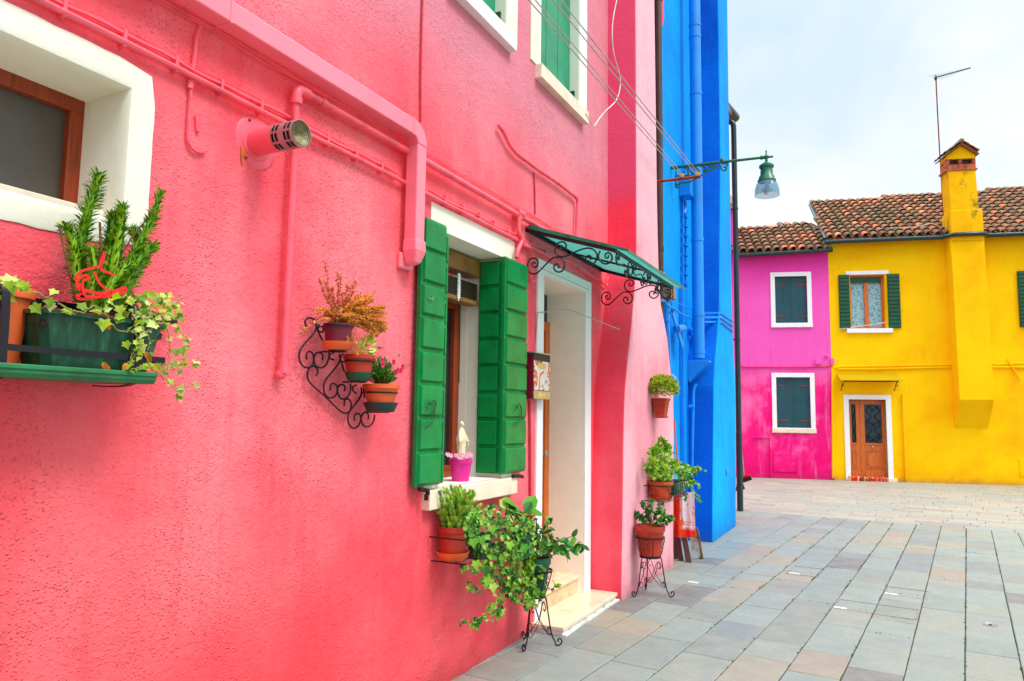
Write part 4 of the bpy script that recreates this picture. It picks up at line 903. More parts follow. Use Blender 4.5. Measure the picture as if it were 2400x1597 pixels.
for mt_,lb,cx_,yt,yb,wt_,wb_,sa_,yr_ in specs:
    X_=.125
    t_,b_,tp_,rt_,rb_=potted('potted_plant',lb,'potted plant','D',cx_,yt,yb,wt_,wb_,X_,mt_,sa_); PT.append((t_,tp_,rt_))
    zr=wx('D',cx_,yr_,X_).z; hp=(zr-b_.z)/(tp_.z-b_.z); rr=rb_+(rt_-rb_)*hp+.006
    m=MB(); m.tube([V((b_.x+math.cos(a)*rr,b_.y+math.sin(a)*rr,zr)) for a in [2*math.pi*k/28 for k in range(28)]],.0035,6,closed=True)
    m.tube([(.03,b_.y-.03,zr),(b_.x-rr+.004,b_.y-.01,zr)],.0035,6); m.build('pot_hoop','iron',th,True)
    zs=b_.z-.022; m=MB(); m.tube([(.03,b_.y,zs),(b_.x,b_.y,zs)],.004,6); m.tube([V((b_.x+math.cos(a)*rb_*.7,b_.y+math.sin(a)*rb_*.7,zs)) for a in [2*math.pi*k/20 for k in range(20)]],.0035,6,closed=True); m.build('pot_shelf','iron',th,True)
# heather
t_,tp_,rt_=PT[0]; st,lf,gt=MB(),MB(),MB(); lr=MB()
def spray(base,tip,mb_l,n,r_=.0013,s_=.0105,green=True,sag=.0):
    base=V(base);tip=V(tip);mid=(base+tip)/2+V((U(-.01,.01),U(-.01,.01),U(0,.012)+sag)); path=cr([base,mid,tip],8); st.tube(path,r_,4)
    for i in range(n):
        p=path[int(U(.15,1)*(len(path)-1))]+V((U(-1,1),U(-1,1),U(-1,1)))*.0035
        leaf(mb_l,p,rdir(-.2,1),None,s_*U(.6,1.4),LANCE if U(0,1)<.5 else ROUND,fold=.3)
    if green:
        for i in range(9): leaf(gt,tip+V((U(-1,1),U(-1,1),U(-1,1)))*.004,rdir(-.1,1),None,U(.007,.014),LANCE)
for x,y,k in ((505,130,0),(455,260,0),(495,285,0),(520,330,0),(610,215,0),(640,225,0),(620,300,0),(655,385,0),(695,320,0),(760,275,0),(768,300,0),(745,370,0),(800,395,0),(710,430,0),(680,460,0),(585,450,0),(925,370,1),(910,450,1),(970,480,1),(505,400,0),(560,340,0)):
    T_=wx('D',x,y,.12+U(-.035,.035)); spray(tp_+V((U(-.02,.02),U(-.025,.025),-.005)),T_,lf if k else lr,110,green=True)
for _ in range(130):
    x,y=random.choice([(1000,520),(1020,700),(1000,640),(960,750),(900,600),(950,560),(880,430),(850,520),(1005,575),(930,690),(820,430),(790,480),(860,640)]); x+=U(-40,25); y+=U(-30,20)
    spray(tp_+V((U(-.02,.02),U(-.02,.03),0)),wx('D',x,y,.12+U(-.03,.06)),lf,90,green=False,sag=.02)
for x,y in ((300,720),(420,520),(775,915),(780,860),(440,560),(700,800)):
    spray(tp_+V((U(-.02,.03),U(-.02,.02),0)),wx('D',x,y,.19 if x>600 else .13),lf,110,green=x<400,sag=.03)
for _ in range(50):
    a=rdir(0,1); spray(tp_+V((U(-.025,.025),U(-.03,.03),0)),tp_+V((a.x*.06,a.y*.07,.03+a.z*.05)),random.choice((lf,lf,lr)),60,green=U(0,1)<.15)
st.build('stems','stalk',t_); lf.build('dry_flowers','dry',t_); lr.build('reddish_flowers','dryr',t_); gt.build('foliage_tips','leafA',t_)
t_,tp_,rt_=PT[1]; st,lf=MB(),MB()
for x,y,k in ((900,740,.075),(950,770,.05),(820,790,.06),(870,690,.02),(800,810,.03),(915,860,.06),(850,820,.06),(965,830,.045),(905,890,.045),(935,880,.05)):
    T_=wx('D',x,y,.125+U(-.02,.03)); d_=(T_-tp_); st.tube(cr([tp_,tp_+d_*.5+V((0,0,.01)),T_],4),.0015,5); leaf(lf,tp_+d_*.62,d_+V((0,0,.02)),V((1,-.5,.5)),k*.9,OVAL)
m=MB(); bush(tp_,(.03,.03,.02),60,.018,LANCE,m,0,.6,.6); m.build('dry_grass','dry',t_)
st.build('stems','twig',t_); lf.build('leaves','leafY',t_)
t_,tp_,rt_=PT[2]; lf,fl,st=MB(),MB(),MB()
for _ in range(120):
    a=rdir(.05,1); T_=tp_+V((a.x*.062,a.y*.082,.012+a.z*.112)); st.tube([tp_+V((a.x,a.y,0))*.02,T_],.0014,4)
    for j in range(9): leaf(lf,tp_+(T_-tp_)*U(.35,1),rdir(.1,1)+(T_-tp_).normalized()*.8,None,U(.02,.034),LANCE)
for x,y in ((960,840),(1185,985),(1130,905)):
    T_=wx('D',x,y,.13); st.tube([tp_,T_],.0015,4)
    for j in range(9): leaf(lf,T_+V((U(-1,1),U(-1,1),U(-1,0)))*.008,rdir(0,1),None,U(.014,.024),LANCE)
for x,y in ((980,950),(1075,960),(1110,1030),(1090,1045),(1135,1030),(985,985),(1150,1000)):
    c_=wx('D',x,y,.175)
    for j in range(7):
        a=2*math.pi*j/7; leaf(fl,c_,V((.4,math.cos(a),math.sin(a))),V((1,-.6,0)),.016,ROUND)
lf.build('foliage','leafD',t_); st.build('stems','twig',t_); fl.build('flowers','petalm',t_)
# ---------------------------------------------------------------- planters at the left window
XB_,XF_=.055,.225
RK=thing('planter_rack','black iron window rack holding a green trough and an orange pot','plant rack',(.1,1.3,1.68))
def strap(pts,w=.011,t=.002,wd=(0,1,0)): 
    m=MB(); m.tube(pts,1,4,flat=(wd,w,t)); return m
q0,q1=wx('T',2020,690,.04),wx('T',300,372,.04)
zr_=(q0.z+q1.z)/2; zf=wx('T',1880,1100,.24).z
m=MB(); m.tube([(.04,.6,zr_),(.04,1.80,zr_)],1,4,flat=((0,0,1),.011,.0025)); m.build('back_rail','iron',RK)
yfr=wx('T',1890,1105,.24).y
m=MB(); m.tube([(.24,.6,zf),(.24,yfr,zf),(.04,yfr+.02,zf)],1,4,flat=((0,0,1),.009,.0025)); m.build('front_rail','iron',RK)
for (xt,yt_,xb,yb_) in ((30,600,0,1150),(1560,680,1490,1310)):
    pA=wx('T',xt,yt_,.243); pB=wx('T',xb+20,yb_-20,.243); y_=pA.y+.008
    zt2=wx('T',150,240,.22).z if xt<100 else zr_+.012
    path=cr([(.05,y_,1.655),(.15,y_,1.652),(.225,y_,1.658),(.243,y_,1.68),(.243,y_,zf),(.242,y_,1.80),(.236,y_,zt2-.035),(.222,y_,zt2-.006),(.205,y_,zt2-.004),(.192,y_,zt2-.03),(.196,y_,zt2-.06),(.214,y_,zt2-.12)],4)
    m=MB(); m.tube(path,1,4,flat=((0,1,0),.0105,.002)); m.build('hanger','iron',RK)
# tray
ty1=wx('T',1800,1310,.25).y; m=MB(); pr=[(.05,1.70),(.05,1.672),(.07,1.662),(.24,1.662),(.247,1.672),(.25,1.674),(.25,1.684),(.256,1.686),(.256,1.698),(.252,1.70),(.243,1.69),(.243,1.68),(.07,1.68)]
m.prism([(x,.5,z) for x,z in pr],(0,ty1-.5,0)); tr_=m; tt=tag(tr_.build('drip_tray','tray',None,bevel=.002),'long green plastic drip tray under the trough in the window rack','tray')
yl=wx('T',430,560,XF_).y; yrr=wx('T',1950,715,XF_).y; zT=1.862; zB=1.688
TG=thing('trough_planter','long dark green trough with spiny succulent, ivy and red ribbon in the window rack','planter',(.14,1.4,zB))
m=MB()
def rr4(x0,x1,y0,y1,z,c=.02): return [(x0+c,y0,z),(x1-c,y0,z),(x1,y0+c,z),(x1,y1-c,z),(x1-c,y1,z),(x0+c,y1,z),(x0,y1-c,z),(x0,y0+c,z)]
rs=[rr4(XB_+.02,XF_-.02,yl+.045,yrr-.05,zB),rr4(XB_+.004,XF_-.004,yl+.012,yrr-.012,zT-.012),rr4(XB_-.004,XF_+.006,yl,yrr,zT-.012),rr4(XB_-.004,XF_+.006,yl,yrr,zT),rr4(XB_+.004,XF_-.004,yl+.01,yrr-.01,zT),rr4(XB_+.008,XF_-.008,yl+.015,yrr-.015,zT-.04)]
m.v=[V(p) for r_ in rs for p in r_]; m.f=[(i*8+k,i*8+(k+1)%8,(i+1)*8+(k+1)%8,(i+1)*8+k) for i in range(len(rs)-1) for k in range(8)]+[tuple(range(8))[::-1]]
m.build('trough','planter',TG); MB().box(XB_+.01,XF_-.01,yl+.02,yrr-.02,zT-.05,zT-.03).build('soil','soil',TG)
# spiny succulent columns
st,lf=MB(),MB()
def column(pts,r0,r1,n,ll):
    r0*=1.25; r1*=1.3; n=int(n*1.15); ll*=1.25
    path=cr(pts,8); k=len(path); st.tube(path,[r0+(r1-r0)*i/(k-1) for i in range(k)],8)
    for i in range(n):
        t=U(0,1)**.9; q=path[min(k-1,int(t*(k-1)))]; nx=path[min(k-1,int(t*(k-1))+1)]-path[max(0,int(t*(k-1))-1)]; ax_=nx.normalized(); rad=r0+(r1-r0)*t
        sd=ax_.orthogonal(); a=U(0,6.28); sd=(Matrix.Rotation(a,3,ax_)@sd).normalized()
        leaf(lf,q+sd*rad*.8+ax_*U(-.006,.006),sd+ax_*U(.3,1.5),ax_,ll*U(.5,1.25)*(1.1-.25*t),LANCE,curl=.1,fold=.25)
def colp(pts,X): return [wx('B',x,y,X) for x,y in pts]
column(colp([(520,860),(500,700),(470,560),(490,420),(520,300),(560,180),(583,70)],.13),.017,.007,620,.026)
column(colp([(470,820),(450,640),(440,520),(400,400),(395,385)],.16),.013,.007,260,.024)
column(colp([(560,860),(600,680),(640,520),(660,400),(665,300)],.12),.016,.009,420,.024)
column(colp([(620,860),(660,700),(700,500),(720,350),(722,255)],.15),.016,.007,420,.022)
column(colp([(640,860),(720,720),(790,560),(850,440),(910,320),(955,165)],.13),.016,.006,560,.022)
column(colp([(660,870),(750,740),(820,620),(880,520),(905,500)],.18),.015,.009,330,.020)
column(colp([(600,870),(640,760),(700,660),(790,600)],.2),.013,.008,260,.018)
column(colp([(540,860),(540,740),(560,620),(540,500)],.19),.013,.008,260,.022)
column(colp([(690,860),(780,700),(830,600),(860,560),(790,420),(780,400)],.1),.012,.008,260,.02)
st.build('stems','leafE',TG,True); lf.build('spines','leafE',TG)
m=MB(); m.tube([wx('B',x,y,.17) for x,y in ((455,830),(400,600),(350,378))],.0035,6); m.tube([wx('B',x,y,.2) for x,y in ((525,850),(560,700),(598,520),(592,358))],.0035,6); m.tube([wx('B',x,y,.12) for x,y in ((690,600),(780,450),(865,345))],.003,6); m.build('support_stick','stalk',TG)
m=MB()
def rib(pts,X,w=.006):
    w*=.62
    m.tube(cr([wx('B',x,y,X) for x,y in pts],5),1,4,flat=((0,.3,1),w,.0006))
rib([(440,700),(480,650),(560,625),(590,620),(600,580),(622,530),(610,600),(600,640),(640,655),(680,672)],.215); rib([(450,730),(470,690),(510,670),(525,690),(500,700),(490,720),(480,790),(470,800)],.22)
rib([(450,745),(520,765),(600,780),(680,765),(740,745),(735,775),(660,785),(560,805),(470,810),(455,790)],.222,.008); rib([(560,650),(590,720),(650,765)],.222); rib([(450,790),(540,800),(640,795),(740,770)],.224,.007); rib([(455,745),(480,730),(500,790),(475,800)],.224,.008)
m.build('ribbon','ribbon',TG)
st,lf,dl=MB(),MB(),MB()
def tv(pts,X,n,s=.03,r=.002,j=.012): vine(st,lf,[wx('T',x,y,X) for x,y in pts],r,n,s,IVY,j)
random.seed(11)
tv([(300,290),(480,350),(640,430),(810,520),(960,550),(1100,485),(1220,560),(1260,660),(1390,765),(1590,765),(1690,770),(1780,700),(1840,620)],.245,12,.03,.0028)
tv([(1550,480),(1560,640),(1550,760),(1570,850),(1520,1050),(1470,1200)],.25,8,.024)
tv([(1620,600),(1650,680),(1620,780),(1560,900),(1590,980),(1520,1100),(1470,1200),(1560,1190),(1700,1180),(1850,1280),(2020,1440),(2090,1550)],.25,16,.022)
tv([(1880,680),(1930,780),(1950,930),(1940,1090),(1930,1200)],.22,8,.02); tv([(2030,690),(2080,780),(2150,850),(2180,960),(2130,1080),(2060,1150),(1950,1170),(1860,1110)],.18,16,.022,.0018)
tv([(2060,1150),(2180,1140),(2270,1135)],.18,5,.02,.0015); tv([(1690,1100),(1740,1170),(1900,1230),(2000,1350),(2050,1450),(2200,1400),(2230,1380)],.25,9,.028,.0015); tv([(2040,1440),(2100,1530)],.25,5,.02,.0012)
tv([(1690,780),(1720,880),(1700,980)],.25,5,.018,.0013)
for _ in range(150):
    p=wx('T',U(1400,2080),U(330,640),U(.06,.26)); leaf(lf,p,V((U(0,.6),U(-.8,.8),U(-.7,.5))),V((U(.2,1),U(-1,0),U(.1,1))),U(.012,.028),IVY)
for x,y in ((1290,380),(1310,470),(1370,480),(1200,640),(1330,600),(1380,640),(2030,980),(2080,960),(1440,890),(1600,920),(560,390),(590,450),(640,300),(370,470),(100,200),(230,230),(280,250)):
    p=wx('T',x,y,.245); leaf(lf,p,V((.2,U(-.6,.8),U(-1,.2))),V((.8,-.7,.5)),U(.026,.042),IVY)
for x,y in ((1210,660),(1180,1120),(1230,1150),(1680,1000),(1690,1040),(1460,1130)): leaf(dl,wx('T',x,y,.25),V((U(0,.3),U(-.6,.6),-.7)),V((.8,-.7,.2)),.028,OVAL,curl=.5)
st.build('ivy_stems','twig',TG,True); lf.build('ivy_leaves','leafV',TG); dl.build('dead_leaves','deadl',TG)
# orange pot at the left edge
pc=wx('T',20,1000,.10); OP=thing('potted_plant','large orange plastic pot with pale ivy leaves at the left end of the window rack','potted plant',(pc.x,pc.y,1.69))
zt2=wx('T',300,300,.11).z; rT=abs(wx('T',450,300,.11).y-pc.y)*.86; MB().lathe((pc.x,pc.y,1.69),[(rT*.55,0),(rT*.83,zt2-1.69-.035),(rT*.97,zt2-1.69-.03),(rT,zt2-1.69-.004),(rT*.97,zt2-1.69),(rT*.86,zt2-1.69-.01),(rT*.8,zt2-1.69-.04)],36).build('pot','terraor',OP,True)
MB().lathe((pc.x,pc.y,zt2-.03),[(rT*.86,0),(.002,.005)],20).build('soil','soil',OP)
lf=MB()
for x,y in ((30,190),(90,175),(10,290),(20,350),(0,270),(150,200),(60,310)): leaf(lf,wx('T',x,y,.2),V((.3,U(-.3,.8),U(-.3,.5))),V((.8,-.7,.6)),U(.03,.045),IVY)
lf.build('leaves','leafV',OP)
# ---------------------------------------------------------------- figurine in a pink pot on the sill
t_,b_,tp_,rt_,rb_=potted('flower_pot','hot pink pot of pale blossoms on the window sill with a cream figurine in it','flower pot','F',625,772,955,178,140,-.1,'magpot',None,'cream')
t_.children[0].data  # ridged body comes from the pot profile
t_.location.z=1.148; dz=b_.z-1.148
fl=MB()
for x,y in ((520,735),(605,750),(640,740),(690,735),(712,740),(660,755),(585,745),(625,730),(675,750),(545,745)):
    c_=wx('F',x,y,-.1+U(-.0,.05)); dn_=V((.8,-.6,.3))
    for j in range(5):
        a=2*math.pi*j/5+U(0,.4); e1=dn_.cross(V((0,0,1))).normalized(); e2=dn_.cross(e1).normalized(); leaf(fl,c_,e1*math.cos(a)+e2*math.sin(a)+dn_.normalized()*.25,dn_,.017,ROUND)
fl.build('blossoms','petal',t_)
hT=wx('F',632,475,-.1).z; zb0=tp_.z-.02; H_=hT-zb0
m=MB(); c_=V((tp_.x,tp_.y,zb0)); w_=size('F',125,c_)/2
def fold(a,j): return 1+(.05*math.sin(a*9+j*.4) if j<7 else 0)
vs=[]; prof=[(.62,0),(.66,.1),(.68,.25),(.74,.4),(.86,.5),(.84,.56),(.66,.66),(.5,.74),(.36,.795),(.22,.82),(.25,.86),(.30,.90),(.27,.95),(.15,.985),(.02,1.0)]
m.lathe(c_,[(w_*r_,h_*H_) for r_,h_ in prof],28,mod=fold)
m.v=[V((c_.x+(p.x-c_.x)*.72+(p.y-c_.y)*0,p.y,p.z)) for p in m.v]
for sg in (1,-1):
    m.tube([c_+V((0.0,sg*w_*.45,H_*.72)),c_+V((.012,sg*w_*.8,H_*.56)),c_+V((.02,sg*w_*.95,H_*.46))],[.011,.012,.013],8)
    m.tube([c_+V((.02,sg*w_*.95,H_*.48)),c_+V((.024,sg*w_*1.0,H_*.40)),c_+V((.028,sg*w_*.9,H_*.36))],[.007,.006,.003],6)
m.ball(c_+V((.008,-.003,H_*.9)),.0125,10,(1,.85,1.2))
o=m.build('figurine','cream'); tag(o,'cream resin figurine of a veiled robed woman standing in the pink pot','figurine'); rm=o.modifiers.new('r','REMESH'); rm.mode='VOXEL'; rm.voxel_size=.0022; rm.use_smooth_shade=True
# ---------------------------------------------------------------- iron rack under the window, cactus and ivy
yb0=wx('G',200,660,.24).y
RK2=thing('pot_rack','thin black iron rack under the front window with cactus and ivy pots','plant rack',(.1,4,.8))
zU=wx('G',250,500,.25).z; zL=wx('G',400,715,.25).z
yA_=wx('G',165,488,.02).y; 
def rackframe(par,x1,y0,y1,z,r=.004): 
    m=MB(); m.tube([(.01,y0,z),(x1,y0,z),(x1,y1,z),(.01,y1,z)],r,6); return m
YR0,YR1=3.57,4.56
XR=.235; zU,zL=.88,.742
mm=rackframe(RK2,XR,YR0,YR1,zU); mm.build('hoop_rail','iron',RK2,True)
mm=rackframe(RK2,XR,YR0+.03,YR1,zL); 
for x_ in (.08,.16): mm.tube([(x_,YR0+.03,zL),(x_,YR1,zL)],.0035,6)
mm.build('base_rail','iron',RK2,True)
for y_ in (YR0+.2,YR0+.52,YR1-.02): 
    mm=MB(); mm.tube([(.012,y_,zU+.14),(.012,y_,zL),(XR,y_,zL),(XR,y_,zU)],.004,6); mm.build('upright','iron',RK2,True)
print('rack z',zU,zL,'y',wx('G',190,660,.02).y,wx('G',410,715,.25).y,wx('G',165,490,.02).y,wx('G',950,400,.02))
t_,b_,tp_,rt_,rb_=potted('potted_plant','red-brown pot of tall flat-padded cactus at the left end of the rack under the window','potted plant','G',350,420,640,212,178,.105,'terrared',('terraor',250,60))
pd,st=MB(),MB()
def padchain(p,d,n,s):
    p=V(p)
    for i in range(n):
        L=s*U(.8,1.15); nn=V((U(.3,1),U(-1,-.2),U(-.3,.3))); d1,x1,n1=frame(d,nn); k=10; vs=[]
        for sd in (1,-1):
            for j in range(k):
                a=2*math.pi*j/k; vs.append(p+d1*(L*.5+math.cos(a)*L*.5)+x1*math.sin(a)*L*.24)
        vs.append(p+d1*L*.5+n1*L*.09); vs.append(p+d1*L*.5-n1*L*.09)
        pd.add(vs,[(j,(j+1)%k,2*k) for j in range(k)]+[((j+1)%k+k,j+k,2*k+1) for j in range(k)])
        p=p+d1*L*.93; d=(V(d)+V((U(-1,1),U(-1,1),U(-.2,.6)))*.38).normalized()
    return p
for _ in range(120):
    a=V((U(-.35,.45),U(-.5,.55),1)).normalized(); base=tp_+V((U(-.045,.045),U(-.055,.055),-.01))
    padchain(base,a,random.choice((3,4,5,6)),.043)
for x,y,n_ in ((325,130,6),(490,150,6),(435,150,5),(520,150,6),(565,180,5),(550,260,4)):
    T_=wx('G',x,y,.16); d_=(T_-tp_); padchain(tp_,d_.normalized(),max(3,int(d_.length/.046)),.05)
pd.build('pads','leafC',t_)
# ivy trough beside it
t_,b_,tp_,rt_,rb_=potted('potted_plant','dark pot overflowing with trailing ivy in the middle of the rack under the window','potted plant','G',545,480,650,190,160,.13,'gplast')
m=MB(); st=MB(); lf=m; random.seed(5)
def gv(pts,X,n,s=.034,r=.0022,j=.02,L=None): vine(st,L or lf,[wx('G',x,y,X) for x,y in pts],r,n,s,IVY,j)
gp_=lambda x,y: wx('G',x,y,.2)
for _ in range(620):
    x=U(430,950); t=(x-430)/520; yt0=330-60*math.sin(t*3.1)+(60 if x>850 else 0); yb0_=(540 if x<600 else 600)+50*math.sin(t*3.0); y=U(yt0,yb0_)
    p=wx('G',x,y,U(.05,.34)); leaf(lf,p,V((U(-.2,1),U(-1,1),U(-1,.6))),V((U(.1,1),U(-1,.2),U(0,1))),U(.018,.038),IVY)
for pts,n in (([(600,560),(620,660),(600,740),(640,820),(690,900),(710,1000),(650,1080),(560,1100),(480,1120),(405,1122)],34),([(700,600),(690,700),(720,800),(760,900),(840,960),(900,1000)],40),([(520,600),(560,700),(620,760),(560,850),(480,880),(455,840)],30),([(780,600),(800,720),(830,850),(880,930),(930,970)],44),([(700,640),(660,760),(640,860)],22),([(760,700),(720,850),(700,960),(690,1060),(715,1110)],26),([(600,600),(590,680),(540,740),(440,720),(430,740)],18),([(840,600),(860,760),(900,820),(980,900)],30),([(650,1000),(600,1060),(520,1120),(540,1150)],18),([(800,640),(770,760),(790,860),(770,960)],34)):
    gv(pts,.2+U(-.03,.08),int(n*1.5),.029)
for x,y in ((640,420),(645,850),(500,520),(560,500),(770,540),(880,560),(600,800),(520,680),(590,730)):
    leaf(lf,wx('G',x,y,.33),V((.3,-.2,-.9)),V((.7,-.8,.3)),.052,IVY)
for _ in range(90): p=wx('G',U(640,850),U(560,860),U(.1,.28)); leaf(lf,p,V((U(-.2,1),U(-1,1),U(-1,.3))),V((U(.1,1),U(-1,.2),U(0,1))),U(.018,.036),IVY)
lf.build('ivy_leaves','leafB',t_); st.build('ivy_stems','twig',t_,True)
# third pot in rack: striped leafy plant
t_,b_,tp_,rt_,rb_=potted('potted_plant','reddish-stemmed plant with long striped leaves rising from the right end of the rack','potted plant','G',850,480,640,170,140,.13,'gplast')
lf,st=MB(),MB(); bs=wx('G',870,330,.14); st.tube(cr([tp_,(tp_+bs)/2+V((.01,0,0)),bs],5),.004,6)
for x,y,k in ((765,225,.11),(958,200,.12),(1000,300,.12),(905,330,.1),(800,310,.09),(735,255,.09),(860,350,.08),(930,240,.1),(780,265,.08)):
    T_=wx('G',x,y,.16); d_=T_-bs; leaf(lf,bs+d_*.15,d_,V((.5,-.4,.9)),d_.length*.95,OVAL,curl=.1)
for _ in range(50): leaf(lf,wx('G',U(760,960),U(330,470),U(.08,.22)),rdir(-.2,.8),V((.6,-.5,.6)),U(.03,.055),OVAL)
lf.build('leaves','leafB',t_); st.build('stems','rust',t_)
# ---------------------------------------------------------------- plant stands on the pavement
def stand(c,rt_,rb_,ztop,zb,feetR,label,a0):
    th=thing('plant_stand',label,'plant stand',(c[0],c[1],0),'wrought iron plant stands')
    c=V((c[0],c[1],0)); dv=lambda a,r,z: c+V((math.cos(a)*r,math.sin(a)*r,z))
    m=MB(); m.tube([dv(2*math.pi*k/28,rt_,ztop) for k in range(28)],1,4,closed=True,flat=((0,0,1),.006,.003)); m.build('top_ring','iron',th)
    m=MB(); m.lathe(c+V((0,0,zb-.016)),[(rb_,0),(rb_,.022),(rb_-.004,.022),(rb_-.004,.004)],28); m.build('base_plate','iron',th)
    m=MB()
    for k in range(6):
        a=a0+k*math.pi/3; m.tube([dv(a,rb_,zb),dv(a,(rb_+rt_)/2+.004,(zb+ztop)/2),dv(a,rt_,ztop)],.003,6)
    for k in range(3):
        a=a0+.5+k*2*math.pi/3; hh=ztop-zb
        for sg in (1,-1):
            f=lambda u_,v_: dv(a+sg*u_/rt_,rb_+(rt_-rb_)*v_+.003,zb+hh*v_)
            m.tube(cr([f(.0,.1),f(.03,.25),f(.03,.45),f(.015,.5),f(.008,.42),f(.016,.36)],3),.0022,5); m.tube(cr([f(.0,.95),f(.03,.85),f(.035,.65),f(.015,.58),f(.008,.68),f(.018,.74)],3),.0022,5)
    m.build('basket','iron',th,True)
    fs=[a0+k*2*math.pi/3 for k in range(3)]
    for a in fs:
        g=feetR; m=MB(); m.tube(cr([dv(a,rb_,zb-.01),dv(a,rb_+.01,zb-.04),dv(a,rb_+(g-rb_)*.28,zb*.62),dv(a,rb_+(g-rb_)*.55,zb*.25),dv(a,g*.9,.035),dv(a,g,.006),dv(a,g+.025,.012),dv(a,g+.036,.032),dv(a,g+.024,.05),dv(a,g+.008,.042),dv(a,g+.012,.028)],4),.0052,7); m.build('leg','iron',th,True)
    for i in range(3):
        A,B=fs[i],fs[(i+1)%3]; m=MB()
        for P,Q in ((A,B),(B,A)):
            pa=lambda t,z: (lambda r: dv(P,r,0)*(1-t)+dv(Q,r,0)*t+V((0,0,z)))(rb_+(feetR-rb_)*(1-z/zb)**1.3)
            m.tube(cr([pa(.22,zb*.72),pa(.16,zb*.68),pa(.08,zb*.74),pa(.12,zb*.84),pa(.24,zb*.84),pa(.36,zb*.7),pa(.5,zb*.52),pa(.72,zb*.32),pa(.86,zb*.22),pa(.93,zb*.27),pa(.90,zb*.36),pa(.83,zb*.34),pa(.84,zb*.29)],4),.0028,6)
        m.build('scroll_wire','iron',th,True)
    return th
fA,fB,fC=wz('G',1130,1308),wz('G',880,1362),wz('G',875,1248)
cA=(fA+fB+fC)/3; RA=(fA-cA).length-.01; aA=math.atan2((fA-cA).y,(fA-cA).x)
pb=wy('G',990,932,cA.y); ztA=wy('G',960,745,cA.y).z; zbA=pb.z
stand(cA,size('G',118,(cA.x,cA.y,.5)),size('G',68,(cA.x,cA.y,.5)),ztA,zbA,RA,'spindly black iron plant stand in front of the door step',aA)
fA2,fB2,fC2=wz('K',365,1512),wz('K',130,1507),wz('K',215,1467); cB=(fA2+fB2+fC2)/3
pb2=wy('K',235,1238,cB.y); zt2_=wy('K',235,1118,cB.y).z; RB=max(.12,(fA2-fB2).length/1.75)
stand(cB,size('K',94,(cB.x,cB.y,.5)),size('K',70,(cB.x,cB.y,.5)),zt2_,pb2.z,RB,'black iron plant stand holding a red-brown pot in front of the chimney breast',math.atan2((fA2-cB).y,(fA2-cB).x))
# green pot with weeping fig and ivy on the near stand
hA=wy('G',985,648,cA.y).z
t_,b_,tp_,rt_,rb_=potted('potted_plant','dark green pot of weeping fig and ivy on the plant stand by the door','potted plant','G',985,648,928,205,140,0,'gplast',at=(cA.x,cA.y,zbA))
tp_=V((cA.x,cA.y,hA))
lf,st,iv=MB(),MB(),MB()
def branch(pts,c,X,n,s,shape=OVAL,L=None,Y=None):
    P=[(wy(c,x,y,Y) if Y is not None else wx(c,x,y,X)) for x,y in pts]; P=([tp_-V((0,0,.02))]+P) if c=='G' else P; path=cr(P,6); st.tube(path,[.004-.0028*i/(len(path)-1) for i in range(len(path))],6)
    for i in range(n):
        t=U(.35,1); p=path[int(t*(len(path)-1))]; leaf(L or lf,p,V((U(-.5,1),U(-1,.6),U(-.8,.5))),V((U(.2,1),U(-1,-.1),U(.1,1))),s*U(.7,1.2),shape,curl=.25)
Yc=cA.y
for pts,n in (([(1020,640),(1060,560),(1120,530),(1105,540)],9),([(1040,640),(1130,580),(1200,610),(1280,570),(1298,530)],16),([(1090,600),(1170,570),(1195,505)],10),([(1210,600),(1260,565),(1350,575)],7),([(1000,640),(990,520),(1050,440),(1050,330)],12),([(980,640),(960,540),(975,470),(1000,420),(1090,400)],14),([(1000,640),(940,500),(920,420)],16),([(1020,630),(1080,520),(1075,470)],8),([(1100,590),(1190,640),(1200,690)],6),([(1000,640),(1100,545),(1230,500),(1270,525)],12)):
    branch(pts,'G',0,n,.058,Y=Yc+U(-.1,.05))
for _ in range(90): p=wy('G',U(870,1060),U(480,650),Yc+U(-.1,.1)); leaf(lf,p,V((U(-.5,1),U(-1,.6),U(-.8,.8))),V((.6,-.7,.5)),U(.03,.055),OVAL)
for _ in range(150): p=wy('G',U(850,960) if U(0,1)<.8 else U(900,1040),U(640,950),Yc-U(.06,.14)); leaf(iv,p,V((U(-.5,.8),U(-1,.3),U(-1,.3))),V((U(.2,1),-.7,U(0,.7))),U(.018,.036),IVY)
for pts in ([(1060,880),(1110,860),(1125,865)],[(960,900),(990,980),(960,1030)],[(900,900),(920,1000),(880,1010)]): branch(pts,'G',0,9,.03,IVY,iv,Y=Yc-.1)
lf.build('fig_leaves','leafF',t_); st.build('foliage_stems','stalk',t_,True); iv.build('ivy_leaves','leafA',t_)
t_,b_,tp_,rt_,rb_=potted('potted_plant','red-brown pot of rosette-leaved plant on the plant stand before the chimney breast','potted plant','K',235,1040,1230,185,136,0,'terrared',at=(cB.x,cB.y,pb2.z))
lf,st=MB(),MB(); Yc=cB.y
for pts,n in (([(235,1040),(180,1000),(140,965)],16),([(235,1040),(210,960),(185,905)],22),([(240,1040),(240,940),(240,885)],18),([(250,1040),(270,960),(300,905)],26),([(250,1040),(300,990),(320,960)],22),([(250,1040),(330,1030),(375,995)],16),([(230,1040),(190,1020),(175,985)],14),([(255,1040),(290,1010),(345,985)],18),([(240,1040),(225,990),(215,940)],16)):
    branch(pts,'K',0,n,.034,ROUND,Y=Yc+U(-.08,.06))
    e=wy('K',*pts[-1],Yc)
    for j in range(16): leaf(lf,e+V((U(-1,1),U(-1,1),U(-1,1)))*.016,rdir(-.4,1),None,U(.02,.036),ROUND)
lf.build('leaves','leafD',t_); st.build('stems','stalk',t_,True)
